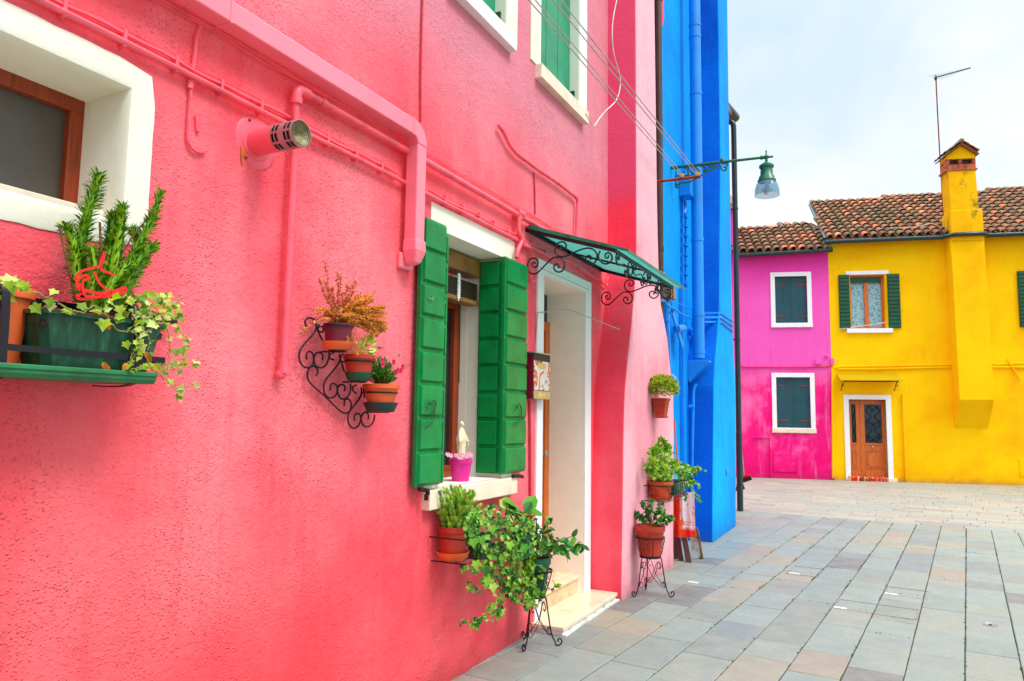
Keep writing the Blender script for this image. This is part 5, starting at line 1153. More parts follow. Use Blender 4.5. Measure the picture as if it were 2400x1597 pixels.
# ---------------------------------------------------------------- pots on the chimney breast
t_,b_,tp_,rt_,rb_=potted('wall_pot','square-ish brown wall pot with a round yellow-green shrub, highest on the chimney breast','potted plant','K',306,207,322,0,0,.38,'terrared')
for c_ in list(t_.children): bpy.data.objects.remove(c_)
def sq(hx,hy,z,y0=0): return [(b_.x-hx+.0,b_.y-hy,z),(b_.x+hx,b_.y-hy,z),(b_.x+hx,b_.y+hy,z),(b_.x-hx,b_.y+hy,z)]
w1=size('K',128,b_)/2*.82; w0=w1*.7; h=tp_.z-b_.z; m=MB()
rs=[sq(w0*.8,w0,b_.z),sq(w1*.86,w1*.93,tp_.z-.022),sq(w1*.94,w1*1.02,tp_.z-.022),sq(w1*.96,w1*1.04,tp_.z),sq(w1*.88,w1*.95,tp_.z),sq(w1*.84,w1*.9,tp_.z-.03)]
frustum(m,rs); m.build('pot','terrared',t_,bevel=.006); m=MB(); frustum(m,[sq(w0*.85,w0*1.05,b_.z-.022),sq(w0*1.0,w0*1.22,b_.z-.002),sq(w0*.8,w0,b_.z-.001)]); m.build('saucer','terrared',t_,bevel=.004)
MB().box(XB-.005,b_.x-w1*.8,b_.y-.03,b_.y+.03,tp_.z-.05,tp_.z-.015).build('hook','iron',t_)
lf=MB(); cc=tp_+V((0,0,.085)); rx=size('K',104,b_); bush(cc+V((.02,0,.015)),(rx*.95,rx*1.25,.125),1500,.034,OVAL,lf,-.55,.8,.3,.4); lf.build('foliage','leafY',t_)
# rack with terracotta pot and green trough
RK3=thing('pot_rack','black iron balcony rack on the chimney breast holding a terracotta pot and green trough','plant rack',(.4,7,.8))
X3=.53; zu,zl=.93,.79; ya,yb_=6.81,7.62
print('rack3',X3,zu,zl,ya,yb_)
for z_,nm in ((zu,'top_rail'),(zl,'base_rail')):
    mm=MB(); mm.tube([(XB-.01,ya,z_),(X3,ya,z_),(X3,yb_,z_),(XB-.01,yb_,z_)],.0045,6); mm.build(nm,'iron',RK3,True)
mm=MB()
for x_ in (.36,.43): mm.tube([(x_,ya,zl),(x_,yb_,zl)],.004,6)
k=9
for i in range(k): y_=ya+(yb_-ya)*(i+.5)/k; mm.tube([(X3,y_,zl),(X3+.006,y_,(zl+zu)/2),(X3,y_,zu)],.003,6)
for i in range(k-1):
    y_=ya+(yb_-ya)*(i+1)/k; 
    for sg in (1,-1): mm.tube(cr([(X3,y_,zl+.02),(X3,y_+sg*.022,zl+.045),(X3,y_+sg*.018,zl+.075),(X3,y_+sg*.006,zl+.065)],3),.0025,5)
mm.build('bars','iron',RK3,True)
t_,b_,tp_,rt_,rb_=potted('potted_plant','terracotta pot of lobed-leaf geranium-like shrub in the rack on the chimney breast','potted plant','K',303,750,862,156,112,.415,'terra',('terra',160,26))
lf,st=MB(),MB(); st2=st
for (x,y,r) in ((310,500,34),(340,540,40),(270,560,45),(350,600,55),(300,590,60),(250,640,42),(300,670,68),(360,660,55),(250,690,40),(330,700,50),(300,720,60)):
    c_=wx('K',x,y,.415+U(-.03,.03)); R_=size('K',r,c_)
    for _ in range(70): a=rdir(-1,1); p=c_+a*R_*U(.3,1); leaf(lf,p,a+V((0,0,.3)),V((U(-.2,1),-.6,U(.2,1))),U(.022,.042),IVY)
    st.tube([tp_,c_],.003,5)
lf.build('foliage','leafA',t_); st.build('stems','stalk',t_)
b0=wx('K',362,870,.42).y; 
TG2=thing('trough_planter','small green trough of ivy at the far end of the chimney breast rack','planter',(.41,b0+.2,zl))
y0_,y1_=b0+.03,yb_-.02; m=MB()
rs=[rr4(.345,.475,y0_+.02,y1_-.02,zl+.006),rr4(.335,.487,y0_,y1_,zl+.135),rr4(.342,.48,y0_+.008,y1_-.008,zl+.135),rr4(.345,.477,y0_+.01,y1_-.01,zl+.11)]
m.v=[V(p) for r_ in rs for p in r_]; m.f=[(i*8+k,i*8+(k+1)%8,(i+1)*8+(k+1)%8,(i+1)*8+k) for i in range(3) for k in range(8)]+[tuple(range(8))[::-1],tuple(range(24,32))]
m.build('trough','gplast',TG2)
lf,st=MB(),MB()
for (x,y,r) in ((420,660,40),(450,690,45),(480,680,30),(500,700,25),(440,740,40),(470,760,35),(500,760,25),(430,790,20),(520,690,14),(545,672,12),(460,660,25),(400,650,22)):
    c_=wx('K',x,y,.43+U(-.05,.03)); R_=size('K',r,c_)
    for _ in range(42): a=rdir(-1,1); p=c_+a*R_*U(.3,1); leaf(lf,p,a+V((.3,0,-.2)),V((U(-.2,1),-.6,U(.2,1))),U(.022,.042),IVY)
for pts in ([(480,690),(520,680),(550,665),(580,685)],[(490,740),(520,760),(545,770),(555,780)],[(510,800),(540,850),(555,880)],[(480,770),(510,820),(530,850),(560,880)],[(440,800),(450,840),(470,860)]): vine(st,lf,[wx('K',x,y,.45) for x,y in pts],.002,14,.03,IVY,.02)
lf.build('ivy_leaves','leafB',TG2); st.build('ivy_stems','twig',TG2)
# cloth, boards, net beyond the chimney breast
m=W0(); Y=8.02; NX,NZ=22,30
tl,tr2,bl_,br_=wy('R',262,930,Y),wy('R',455,900,Y),wy('R',288,1282,Y),wy('R',466,1286,Y)
for s_ in (0,1):
    for j in range(NZ+1):
        for i in range(NX+1):
            a,b=i/NX,j/NZ; p=tl.lerp(tr2,a).lerp(bl_.lerp(br_,a),b); p=p+V((0,(.018*math.sin(a*11+b*1.5)+.01*math.sin(a*23))*(.4+.6*b)+s_*.004,0)); m.v.append(p)
n1=(NX+1)*(NZ+1)
for j in range(NZ):
    for i in range(NX):
        a=j*(NX+1)+i; m.f.append((a,a+NX+1,a+NX+2,a+1)); m.f.append((a+n1,a+1+n1,a+NX+2+n1,a+NX+1+n1))
print('towel',tl,tr2,bl_,br_)
tag(m.build('tea_towel','towel',None,True),'orange-bordered white cloth with fruit print hanging below the ivy trough','cloth')
def plank(c,x0,x1,ybt,xt,yt,Yb,Yt,label,mat='dwood',w=.05):
    a=wz(c,(x0+x1)/2,ybt,.0); b=wy(c,xt,yt,Yt); d_=(b-a)
    sd=V((1,0,0))*size(c,(x1-x0),a)/2; nn=d_.cross(sd).normalized()*.012
    m=MB(); m.prism([a-sd-nn,a+sd-nn,a+sd+nn,a-sd+nn],d_); return tag(m.build('leaning_plank',mat,None,bevel=.003),label,'plank')
plank('R',285,322,1462,270,1100,8.25,8.35,'short dark brown plank, leftmost of those leaning below the cloth')
plank('R',325,365,1478,290,1100,8.25,8.3,'dark brown plank, middle of those leaning below the cloth')
plank('R',385,432,1492,345,1150,8.2,8.25,'dark brown plank, rightmost of those leaning below the cloth')
NB=thing('landing_net','old landing net with a bent wooden frame leaning behind the planks','net',wz('R',500,1490))
Yn=8.42; Pn=[wy('R',x,y,Yn) for x,y in ((430,1486),(480,1494),(522,1490),(512,1400),(495,1300),(480,1230),(462,1200),(440,1190))]
MB().tube(cr(Pn,5),.013,7).build('frame','stalk',NB,True)
m=MB(); 
for i in range(20):
    t=i/19; a=Pn[0].lerp(Pn[2],t); b=wy('R',410+t*60,1200,Yn); m.tube([a,(a+b)/2+V((0,.03,0)),b],.0024,4); c1=Pn[0].lerp(wy('R',410,1200,Yn),t); c2=Pn[2].lerp(wy('R',478,1215,Yn),t); m.tube([c1,(c1+c2)/2+V((0,.03,0)),c2],.0024,4)
m.build('mesh','mortar',NB); 
for x,y in ((484,1275),(508,1450)): MB().tube([wy('R',x-8,y,Yn),wy('R',x+10,y+4,Yn)],.018,7).build('tape','lampgreen',NB,True)
m=MB(); m.tube([wy('R',x,y,8.1) for x,y in ((287,300),(300,520),(322,700),(350,1000))],.010,6); tag(m.build('broom_stick','owood',None,True),'plain wooden stick standing between the pink chimney breast and the blue wall','stick')
m=MB(); m.tube(cr([wy('Q',x,y,8.0) for x,y in ((760,1245),(785,1262),(805,1288))],3),.004,5); tag(m.build('wire_end','wire',None,True),'short white cable end curling out past the chimney breast','cable')
# ---------------------------------------------------------------- blue wall fittings
YP_=9.74; PX=wy('J',515,1340,YP_).x; ZB=wy('J',515,1345,YP_).z; m=MB(); m.tube([(PX,YP_,ZB),(PX,YP_,9)],.077,20)
th=tag(m.build('blue_downpipe','bpipe',None,True),'thick round blue pipe with ring joints ending in a hopper on the blue house','pipe')
BP=th
for c_,y_ in (('I',185),('I',270),('I',690),('J',310),('J',965),('J',1290)):
    z_=wy(c_,420 if c_=='I' else 515,y_,YP_).z; m=MB(); m.tube([(PX,YP_,z_-.02),(PX,YP_,z_+.02)],.084,20); m.build('ring_joint','bpipe',BP,True)
pts=[wy('J',x,y,9.66) for x,y in ((418,1362),(600,1362),(606,1375),(455,1530),(430,1560),(418,1525))]
tag(MB().prism(pts,(0,.17,0)).build('hopper_bracket','bpipe',None,bevel=.006),'blue triangular sheet bracket under the thick blue pipe','bracket')
m=MB(); m.tube(cr([wy('R',x,y,9.62) for x,y in ((470,0),(448,60),(445,180),(440,400),(436,700),(436,900))],3),.02,8); m.tube([wy('R',x,y,9.62) for x,y in ((412,190),(455,190))],.03,8); tag(m.build('thin_blue_pipe','bpipe',None,True),'thin blue pipe below the triangular bracket','pipe')
th=thing('blue_cable_box','narrow blue cable riser with ladder clips and a square box under the lamp','cable riser',(.04,9.6,0))
m=MB(); m.tube([wx('J',x,y,.04) for x,y in ((378,0),(378,730))],.011,6); m.tube([wx('J',x,y,.04) for x,y in ((400,0),(400,730))],.011,6); m.tube(cr([wx('I',x,y,.05) for x,y in ((320,1450),(335,1500),(328,1568))],3),.02,6); m.build('cables','bpipe',th,True)
m=MB()
for y_ in range(90,720,85): p=wx('J',370,y_,.03); m.box(p.x-.01,p.x+.04,p.y-.0,p.y+.16,p.z-.012,p.z+.0)
m.build('clips','bpipe',th)
m=MB(); a=wx('J',358,730,.03); m.box(0,.06,a.y,a.y+.22,-.02,a.z); m.build('riser_channel','bpipe',th,bevel=.008)
a=wx('I',285,1430,.0); m=MB(); m.box(.0,.16,a.y-.0,a.y+.26,a.z-.02,a.z+.27); m.build('box','bpipe',th,bevel=.01)
m=MB(); m.tube([wx('J',x,y,.05) for x,y in ((235,905),(235,980),(245,1150),(262,1560))],.03,8); m.tube([wx('J',x,y,.05) for x,y in ((233,960),(235,1020))],.042,8); tag(m.build('blue_conduit','bpipe',None,True),'blue conduit along the edge of the pink chimney breast','pipe')
m=MB(); m.tube([wx('J',x,y,.1) for x,y in ((285,940),(372,1240))],1,4,flat=((0,0,1),.045,.01)); m.tube([wx('J',x,y,.1) for x,y in ((320,1090),(375,1080))],.05,10); tag(m.build('blue_strut','bpipe',None,False),'slanting flat blue strut with a round boss on the blue wall','bracket')
m=MB(); p=wx('J',425,1110,.02); m.tube([p,p+V((.05,.0,0))],.055,14); m.tube([p+V((.03,0,0)),p+V((.09,.16,0))],.032,12); tag(m.build('blue_vent','bpipe',None,True),'short round blue vent stub beside the thick blue pipe','vent')
for k,(pts) in enumerate((((180,840),(215,845),(232,870),(290,905),(370,960),(470,1005)),((250,830),(330,860),(380,885),(470,930)))):
    m=MB(); P=[wx('J',x,y,.12) for x,y in pts]; m.tube(cr(P,3),.013 if k==0 else .006,6); tag(m.build('blue_cable','bpipe',None,True),('thick' if k==0 else 'thin')+' cable slung from the chimney breast across the blue wall','cable')
for k,(ya_,yb2,yc_) in enumerate(((950,950,1020),(990,988,1060),(1030,1025,1105))):
    p0=wy('J',562,ya_,9.98); p1=wx('J',708 if k<2 else 712,yb2,.39); p2=wx('J',812,yc_,.39); m=MB(); m.tube([(p0.x-.05,p0.y,p0.z),p0,p1,p2],.008 if k==0 else .016,6); tag(m.build('blue_cable','bpipe',None,True),('uppermost thin','middle thick','lowest')[k]+' of three blue cables wrapped round the blue chimney breast','cable')
p=wx('Q',735,470,.08); m=MB(); m.box(.0,.13,p.y-.05,p.y+.16,wx('Q',735,540,.1).z,wx('Q',735,390,.1).z)
BB=tag(m.build('alarm_box','boxb',None,bevel=.015),'beige plastic box on the wall behind the far end of the canopy','box')
m=MB(); 
for dx,dy in ((0,0),(.02,.03),(-.02,.05)): m.tube(cr([(.06+dx,p.y+dy,p.z-.12),(.07+dx*2,p.y+dy,p.z-.22),(.04,p.y+.1+dy,p.z-.3)],4),.006,5)
m.build('box_wires','black',BB)
# dark green downpipe and gutter end
pA=wx('I',690,945,.14); th=thing('green_downpipe','tall dark green downpipe with an elbow standing beyond the blue house','pipe',(.14,pA.y,0))
m=MB(); m.tube(cr([(-.05,pA.y,pA.z+.13),(.02,pA.y,pA.z+.14),(.10,pA.y,pA.z+.12),(.13,pA.y,pA.z+.06),(.135,pA.y,pA.z-.05)],3)+[(.135,pA.y,1.3)],.048,14); m.build('pipe','gutter',th,True)
m=MB(); m.tube([(.135,pA.y,-.02),(.135,pA.y,1.32)],.053,14); m.build('cast_iron_foot','gutter',th,True)
for z_ in (5.3,2.95): m=MB(); m.tube([(.135,pA.y,z_-.015),(.135,pA.y,z_+.015)],.056,14); m.box(-.3,.1,pA.y-.01,pA.y+.01,z_-.01,z_+.01); m.build('clamp','gutter',th,True)
q=wx('I',690,852,.1); m=MB(); m.tube([(-.0,q.y-.75,q.z),(.1,q.y+.1,q.z)],.09,14); m.tube([(.02,q.y-.3,q.z),(.02,q.y-.3,pA.z+.12)],.05,10); m.build('gutter_end','gutter',th,True)
# brooms
for k,(hs,hd,x0,x1,col,lab) in enumerate((((832,378),(868,765),833,938,'redp','red-headed broom with a steel handle hanging beyond the dark green pipe, higher of the two'),((820,400),(822,845),806,866,'redp','dark red handled broom hanging behind the dark green pipe, lower of the two brooms'))):
    X_=.3 if k==0 else .16; Yb=13.4
    a,b=wy('R',*hs,Yb),wy('R',*hd,Yb); th=thing('broom',lab,'broom',b)
    MB().tube([a,b],.012,7).build('handle','steel' if k==0 else 'redp',th,True)
    p0,p1=wy('R',x0,820 if k==0 else 852,Yb),wy('R',x1,790 if k==0 else 850,Yb); hz=.03
    if k==0: p0=wy('R',833,795,Yb); p1=wy('R',925,772,Yb)
    m=MB(); m.prism([p0+V((0,-.03,0)),p1+V((0,-.03,0)),p1+V((0,-.03,hz)),p0.lerp(p1,.5)+V((0,-.03,hz*1.6)),p0+V((0,-.03,hz))],(0,.06,0)); m.build('head','ribbon',th,bevel=.004)
    m=MB(); m.prism([p0+V((0,-.035,0)),p1+V((0,-.035,0)),p1+V((.02,-.04,-.06)),p0+V((-.01,-.04,-.09))],(0,.07,0)); m.build('bristles','black',th)
# ---------------------------------------------------------------- street lamp
YL=9.1; th=thing('street_lamp','green cast iron wall lamp on a long scrolled bracket with a clear glass shade','street lamp',(0,YL,4.8))
LP=lambda x,y: wy('I',x,y,YL)
m=MB(); m.tube([V((-.02,YL,LP(265,1230).z)),LP(265,1230),LP(640,1188),LP(890,1160)],[.022,.022,.019,.016],10); m.tube([LP(885,1160),LP(975,1152)],[.028,.01],10); m.ball(LP(970,1152),.016,8); m.tube([LP(590,1180),LP(612,1178)],.028,10); m.build('arm','lampgreen',th,True)
m=MB()
for pts in ([(265,1370),(300,1345),(360,1340),(420,1310),(480,1275),(560,1230),(590,1215)],[(262,1295),(330,1290),(400,1300)],[(270,1350),(262,1375),(280,1380),(292,1362)],[(300,1225),(340,1240),(355,1270),(345,1295),(320,1290),(320,1268),(335,1265)],[(355,1235),(375,1260),(420,1290)],[(430,1215),(455,1225),(490,1235),(488,1255),(465,1255),(462,1240)],[(500,1215),(520,1225),(545,1215),(550,1235),(525,1240)],[(400,1225),(430,1250),(425,1275),(405,1270)],[(590,1215),(600,1245),(625,1255),(636,1235),(615,1228)],[(600,1205),(640,1205),(638,1225)],[(265,1240),(262,1375)]):
    m.tube(cr([LP(*p) for p in pts],4),.011,7)
m.build('scroll_bracket','lampgreen',th,True)
ct=LP(928,1160); P=lambda y: LP(928,y).z-ct.z
wd=lambda px: size('I',px,ct)/2
m=MB(); m.lathe(ct,[(wd(2),P(1103)),(wd(12),P(1112)),(wd(8),P(1122)),(wd(14),P(1138)),(wd(36),P(1152)),(wd(20),P(1165)),(wd(20),P(1190)),(wd(60),P(1202)),(wd(104),P(1218)),(wd(104),P(1232)),(wd(84),P(1240)),(wd(90),P(1290)),(wd(108),P(1300)),(wd(112),P(1315)),(wd(128),P(1325)),(wd(130),P(1335)),(wd(100),P(1336))][::-1],28)
m.build('hood','lampgreen',th,True)
m=MB(); m.lathe(ct,[(wd(118),P(1333)),(wd(150),P(1355)),(wd(170),P(1390)),(wd(178),P(1440)),(wd(172),P(1440)),(wd(164),P(1392)),(wd(144),P(1358)),(wd(112),P(1337))],32,caps=False); m.build('glass_shade','lampglass',th,True)
m=MB(); m.lathe(ct,[(wd(20),P(1338)),(wd(40),P(1385)),(wd(84),P(1400)),(wd(20),P(1402))],16); m.ball(LP(928,1415),wd(34),12,(1,1,1.1)); m.build('bulb','bulb',th,True)
m=MB(); m.tube([LP(918,1295),LP(918,1320)],.01,6); m.build('catch','black',th)
# clothes line over the street: rusty bar, pulleys, four wires
YB=8.0; th=thing('clothesline_bar','rusty iron bar with two yellow pulleys below the lamp','clothesline bar',(.3,YB,4.45))
MB().tube([wy('I',40,1346,YB),wy('I',445,1298,YB)],.018,4).build('bar','rust',th)
pu=[]
for x,y in ((308,1290),(420,1278)):
    c_=wy('I',x,y,YB); MB().tube([c_+V((0,-.012,0)),c_+V((0,.012,0))],.026,14).build('pulley','label',th,True); pu.append(c_)
for i,(x,k) in enumerate(((780,0),(830,0),(965,1),(1025,1))):
    c_=pu[k]; X_=c_.x+(.0); e_=wx('H',x,0,c_.x); far=e_+(e_-c_)*.9; m=MB(); off=V((0,0,.024 if i%2 else -.024)); m.tube([c_+off,e_,far],.0045,6)
    tag(m.build('clothesline_wire','steel',None,True),('lowest','second lowest','second highest','highest')[i]+' of four twisted clothesline wires crossing the upper window','wire','clothesline wires')
m=MB(); P_=[wx('H',x,y,.32) for x,y in ((1455,0),(1430,130),(1420,260),(1435,420),(1475,560),(1482,660),(1450,770),(1370,850),(1320,910),(1280,965),(1245,920),(1215,870))]
m.tube(cr(P_,5),.005,6); tag(m.build('loose_cable','wire',None,True),'loose white cable hanging in a loop beside the upper window sill','cable')
# ---------------------------------------------------------------- door canopy
y0_,y1_=4.8,6.42; zw,zf_=2.965,2.745; xf=.70
CN=thing('door_canopy','green translucent door canopy on black scrolled iron brackets','canopy',(.3,5.6,2.8))
def fl_(pts,w,t,wd,nm): m=MB(); m.tube(pts,1,4,flat=(wd,w,t)); return m.build(nm,'iron',CN)
fl_([(0,y0_,zw),(xf,y0_,zf_)],.014,.006,(0,0,1),'side_rail'); fl_([(0,y1_,zw),(xf,y1_,zf_)],.014,.006,(0,0,1),'side_rail'); fl_([(xf,y0_,zf_),(xf,y1_,zf_)],.014,.006,(0,0,1),'front_rail'); fl_([(.012,y0_,zw),(.012,y1_,zw)],.014,.006,(0,0,1),'wall_rail')
ym=(y0_+y1_)/2; fl_([(0,ym,zw),(xf,ym,zf_)],.008,.004,(0,0,1),'middle_rail')
def slope(x): return zw+(zf_-zw)*x/xf
m=MB(); 
for (a_,b2) in ((y0_-.01,ym-.004),(ym+.004,y1_+.04)):
    m.prism([(.0,a_,slope(0)+.018),(xf+.1,a_,slope(xf+.1)+.018),(xf+.1,a_,slope(xf+.1)+.026),(.0,a_,slope(0)+.026)],(0,b2-a_,0))
m.build('roof_panel','canopy',CN,bevel=.002)
m=MB(); m.box(-.0,.05,y0_,y1_+.05,zw+.02,zw+.035); m.build('flashing','pipe',CN)
m=MB(); m.prism([(.03,y0_-.012,slope(.03)+.012),(xf+.1,y0_-.012,slope(xf+.1)+.012),(xf+.1,y0_-.012,slope(xf+.1)+.032),(.03,y0_-.012,slope(.03)+.044)],(0,.004,0)); m.box(xf+.098,xf+.102,y0_-.012,y1_+.04,slope(xf+.1)+.006,slope(xf+.1)+.03); m.build('edge_trim','canopyedge',CN)
s1=[(388,520),(398,535),(388,552),(366,548),(358,525),(372,505),(402,505),(425,525),(430,555),(412,578)]
s1=[(398,528),(388,512),(368,518),(362,540),(375,560),(400,570),(425,552),(434,518),(425,480),(395,460),(355,462),(320,490),(302,545),(308,605),(340,645),(390,656),(435,635),(500,570),(560,510),(610,465),(660,447),(710,450),(750,485),(768,540),(755,595),(720,628),(675,630),(643,605),(633,570),(645,542),(672,530),(695,545),(697,568),(685,582)]
s2=[(740,302),(722,305),(718,328),(735,350),(760,345),(785,320),(785,285),(758,258),(710,256),(672,282),(650,335),(655,385),(690,425),(735,442),(800,425),(870,395),(960,355),(1030,335),(1080,333),(1130,350),(1165,390),(1175,440),(1155,500),(1110,535),(1060,528),(1030,488),(1038,445),(1072,424),(1102,440),(1100,468),(1085,472)]
s3=[(1318,420),(1315,450),(1292,455),(1275,430),(1285,402),(1315,390),(1352,412),(1364,462),(1340,508),(1290,530),(1235,512),(1200,468),(1193,415),(1215,365)]
SC=[[wy('S',x,y,y0_) for x,y in s] for s in (s1,s2,s3)]
for dy in (0,y1_-y0_):
    m=MB()
    for s in SC: m.tube(cr([p+V((0,dy,0)) for p in s],4),.0062,7)
    m.build('side_scroll','iron',CN,True)
# front frieze: the long S scroll repeated along the front rail
base=[(p.x,p.z) for p in SC[1]]; bx0=min(b[0] for b in base); bx1=max(b[0] for b in base); bz1=max(b[1] for b in base); bz0=min(b[1] for b in base)
for k in range(4):
    ya2=y0_+.03+k*.4; m=MB(); sy=.27/(bx1-bx0); sz=.13/(bz1-bz0)
    m.tube(cr([(xf,ya2+(a-bx0)*sy,zf_-.012-(bz1-b)*sz) for a,b in base],3),.0055,6)
    m.tube(cr([(xf,ya2+.27+.06+.055*math.cos(t_),zf_-.065+.05*math.sin(t_)) for t_ in [math.pi*.9-i*.5 for i in range(12)]]+[(xf,ya2+.31,zf_-.06)],2),.0055,6)
    m.build('front_scroll','iron',CN,True)
# mailbox
MBX=thing('mailbox','small mailbox with dark red side and shiny pictured front left of the door','mailbox',(.04,4.95,1.7))
m=MB(); m.box(.0,.078,4.80,5.09,1.70,2.035); m.build('body','redp',MBX,bevel=.003)
MB().box(.0,.098,4.79,5.10,2.035,2.045).build('lid','chrome',MBX,bevel=.002); MB().box(.078,.082,4.80,5.09,1.985,2.033).build('slot','black',MBX)
MB().box(.078,.083,4.803,5.087,1.765,1.983).build('front_plate','mailpic',MBX,bevel=.001); MB().box(.078,.085,4.80,5.09,1.70,1.76).build('lower_plate','chrome',MBX,bevel=.001)
for z0_,z1_ in ((1.93,1.965),(1.712,1.748)): MB().box(.083,.087,4.87,5.0,z0_,z1_).build('name_label','label',MBX)
MB().lathe((.083,4.95,1.80),[(.012,0),(.012,.004),(.004,.005)],12,ax=(1,0,0)).build('lock','chrome',MBX)
# wire airer over the door
m=MB(); a=wx('E',1222,1000,.01); b=wx('E',1642,1135,.01); tipA=V((.36,4.80,2.36)); 
tp=wy('Q',285,835,6.1); 
m.tube([(0.0,a.y,a.z-.25),(0.015,a.y,a.z),wx('E',1480,975,.12),tp],.004,6); m.tube([(0.0,b.y,b.z-.25),(0.015,b.y,b.z),tp],.004,6); m.tube([wx('E',1230,632,.02),wx('E',1640,818,.02)],.003,5); m.tube([wx('E',1230,632,.02),wx('E',1222,730,.005)],.003,5)
tag(m.build('wire_airer','steel',None,True),'thin bent steel wire frame sticking out across the white doorway','wire frame')
tag(MB().prism([wz('G',x,y,.2145) for x,y in ((1090,820),(1100,775),(1130,735),(1185,745),(1250,752),(1248,770),(1180,800),(1110,860))],(0,0,.006)).build('door_cloth','cream',None,bevel=.002),'crumpled cream cloth lying on the upper door step','cloth')
# ---------------------------------------------------------------- fittings on the far houses
CN2=thing('door_canopy','yellow translucent canopy with small black brackets over the brown door','canopy',fw(3.35,.3,2.6))
uA,zA=fu('N',942,430,.3); uB,_=fu('N',1420,435,.3); zW=fu('N',1050,415,0)[1]
MB().prism([fw(uA,0,zW+.108),fw(uA,.42,zA-.012),fw(uA,.42,zA),fw(uA,0,zW+.12)],FT*(uB-uA)).build('roof_panel','ycanopy',CN2)
m=MB(); m.tube([fw(uA+.1,.36,zA-.03),fw(uB-.1,.36,zA-.03)],.014,6); m.tube([fw(uA+.1,0,zW+.09),fw(uA+.1,.36,zA-.03)],.01,6); m.tube([fw(uB-.1,0,zW+.09),fw(uB-.1,.36,zA-.03)],.01,6); m.build('frame','iron',CN2)
for u_ in (uA+.1,uB-.1):
    m=MB(); m.tube(cr([fw(u_,.34,zA-.04),fw(u_,.22,zA-.06),fw(u_,.12,zA-.12),fw(u_,.03,zA-.24),fw(u_,.06,zA-.26)],4),.01,6); m.tube(cr([fw(u_,.2,zA-.08),fw(u_,.26,zA-.12),fw(u_,.2,zA-.16),fw(u_,.14,zA-.12)],3),.008,6); m.build('bracket','iron',CN2,True)
m=MB()
q=40; us0,us1=fu('N',1028,1190,.25)[0],fu('N',1330,1190,.25)[0]
for i in range(q+1):
    u_=us0+(us1-us0)*i/q
    for o_,z_ in ((-.12,.1),(.07,.1),(.1,.07),(.105,.0),(.12,.0),(.118,.075),(.08,.112),(-.12,.112)): m.v.append(fw(u_,o_,z_+.006*math.sin(i*.9)*(z_>.05)))
for i in range(q):
    for k in range(8): m.f.append((i*8+k,(i+1)*8+k,(i+1)*8+(k+1)%8,i*8+(k+1)%8))
m.f+=[tuple(range(8)),tuple(q*8+k for k in range(8))[::-1]]
tag(m.build('door_mat','rug',None,True),'red striped woven mat draped over the step of the brown door','mat')
m=MB(); p0=fw(2.62,.06,3.97); 
for k,(x,y) in enumerate(((2356,657),(2356,662))):
    d_=pl('Z',x,y,(FT.x,FT.y,0),V((FT.x,FT.y,0)).dot(FA)+7.2); a=p0+V((0,0,.01*k)); mid=(a+d_)/2-V((0,0,.16)); e_=d_+(d_-a)*.3; m.tube(cr([a,mid,d_,e_],6),.009,5)
tag(m.build('washing_line','wire',None,True),'thin pale washing line slung from the yellow house window out to the right','wire')
YA=22.5; AN=thing('tv_antenna','tall thin television antenna behind the yellow chimney','antenna',wy('M',945,1330,YA)-V((0,0,.3)))
mp=lambda x,y: wy('M',x,y,YA)
MB().tube([mp(945,1340),mp(930,1080),mp(912,780),mp(896,480),mp(884,228)],.017,7).build('mast','rust',AN,True)
a,b=mp(872,260),mp(1146,112); b=b+V((0,.6,0)); a=a+V((0,-.1,0)); m=MB(); m.tube([a,b],.019,6); m.tube([mp(884,245)-V((0,.03,0)),mp(884,262)+V((0,.03,0))],.035,6); m.build('boom','antenna',AN)
ew=RT*.94+V((0,0,-.26)); ew.normalize()
for k in range(13):
    t=.03+k*.075; p=a.lerp(b,t); L=.20-.0125*k; MB().tube([p-ew*L,p+ew*L],.0035,4).build('element','antenna',AN)
m=MB(); m.tube([mp(925,900),mp(945,895)],.01,5); m.tube([mp(925,960),mp(950,955)],.01,5); m.build('mast_clamp','steel',AN)
m=MB(); pc_=[fw(*((lambda q:(q[0],.1,q[1]))(fu('M',x,y,.1)))) for x,y in ((560,1330),(680,1325),(790,1312),(860,1298),(920,1318),(945,1330))]
m.tube(cr([p+V((0,.35,.15)) for p in pc_],4),.014,5);  tag(m.build('roof_cable','wire',None,True),'pale aerial cable lying across the yellow house roof tiles','cable')
# ---------------------------------------------------------------- light
w=bpy.data.worlds.new('World'); sc.world=w; w.use_nodes=True; t=w.node_tree; bg=t.nodes['Background']; out=t.nodes['World Output']
SD=V((.62,-.06,.9)).normalized(); el=math.asin(SD.z); rot=math.atan2(SD.x,SD.y)
sky=t.nodes.new('ShaderNodeTexSky'); sky.sky_type='NISHITA'; sky.sun_disc=False; sky.sun_elevation=el; sky.sun_rotation=rot; sky.air_density=1; sky.dust_density=2
t.links.new(sky.outputs[0],bg.inputs[0]); bg.inputs[1].default_value=.12
tc=t.nodes.new('ShaderNodeTexCoord'); mp_=t.nodes.new('ShaderNodeMapping'); mp_.inputs['Scale'].default_value=(1.6,1.6,3.4); mp_.inputs['Location'].default_value=(.35,.2,.1)
nz=t.nodes.new('ShaderNodeTexNoise'); nz.inputs['Scale'].default_value=1.7; nz.inputs['Detail'].default_value=7; nz.inputs['Roughness'].default_value=.52; nz.inputs['Distortion'].default_value=.6
t.links.new(tc.outputs['Generated'],mp_.inputs[0]); t.links.new(mp_.outputs[0],nz.inputs[0])
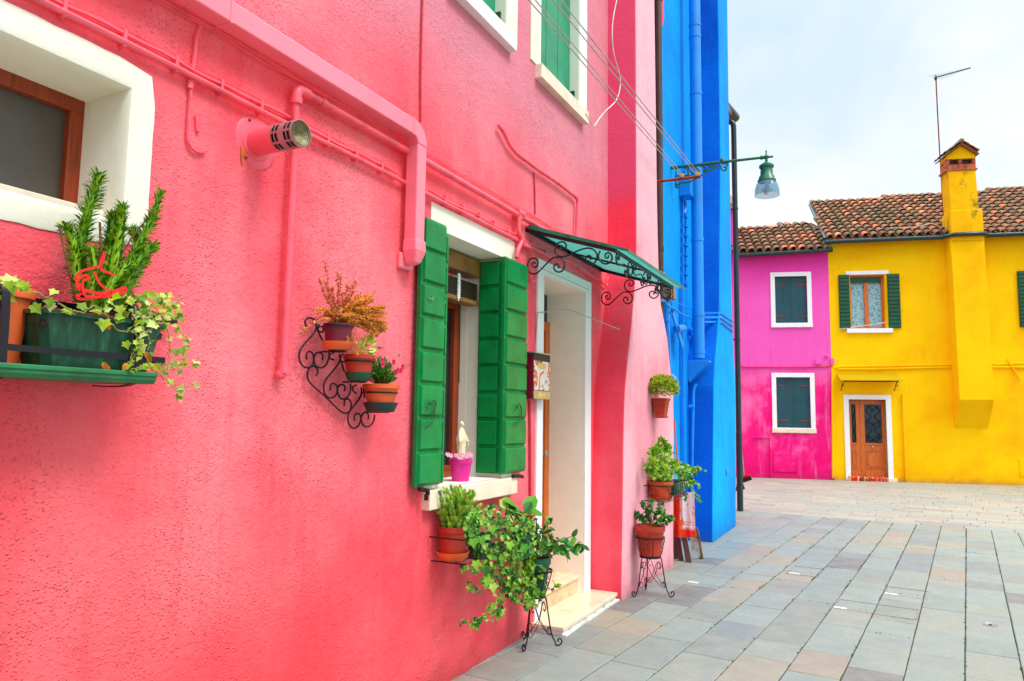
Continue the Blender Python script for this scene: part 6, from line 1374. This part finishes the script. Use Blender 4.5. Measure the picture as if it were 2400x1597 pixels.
cr_=t.nodes.new('ShaderNodeValToRGB'); cr_.color_ramp.elements[0].position=.3; cr_.color_ramp.elements[0].color=(.64,.81,.93,1); cr_.color_ramp.elements[1].position=.6; cr_.color_ramp.elements[1].color=(.93,.965,.99,1)
e=cr_.color_ramp.elements.new(.45); e.color=(.78,.885,.965,1)
t.links.new(nz.outputs[0],cr_.inputs[0])
sx=t.nodes.new('ShaderNodeSeparateXYZ'); t.links.new(tc.outputs['Generated'],sx.inputs[0])
mr=t.nodes.new('ShaderNodeMapRange'); mr.inputs[1].default_value=.1; mr.inputs[2].default_value=.42; mr.inputs[3].default_value=.9; mr.inputs[4].default_value=0; t.links.new(sx.outputs[2],mr.inputs[0])
mc=t.nodes.new('ShaderNodeMix'); mc.data_type='RGBA'; t.links.new(mr.outputs[0],mc.inputs[0]); t.links.new(cr_.outputs[0],mc.inputs[6]); mc.inputs[7].default_value=(.985,.99,1,1)
zb=t.nodes.new('ShaderNodeMapRange'); zb.inputs[1].default_value=.5; zb.inputs[2].default_value=.85; zb.inputs[3].default_value=CLOUD; zb.inputs[4].default_value=CLOUD*ZEN; zb.interpolation_type='SMOOTHSTEP'; t.links.new(sx.outputs[2],zb.inputs[0])
b2_=t.nodes.new('ShaderNodeBackground'); t.links.new(zb.outputs[0],b2_.inputs[1]); t.links.new(mc.outputs[2],b2_.inputs[0])
ms=t.nodes.new('ShaderNodeMixShader'); ms.inputs[0].default_value=.9; t.links.new(bg.outputs[0],ms.inputs[1]); t.links.new(b2_.outputs[0],ms.inputs[2]); t.links.new(ms.outputs[0],out.inputs[0])
ld=bpy.data.lights.new('sun','SUN'); ld.energy=SUN; ld.angle=math.radians(20); ld.color=(1,.96,.9); lo=bpy.data.objects.new('sun',ld); COL.objects.link(lo); lo.rotation_euler=(-SD).to_track_quat('-Z','Y').to_euler()
sc.view_settings.view_transform='Standard'; sc.view_settings.look='None'; sc.view_settings.exposure=EXPO; sc.view_settings.gamma=1
sc.render.engine='CYCLES'; sc.cycles.max_bounces=8; sc.cycles.diffuse_bounces=5; sc.cycles.transparent_max_bounces=8
sc.render.resolution_x=1024; sc.render.resolution_y=681
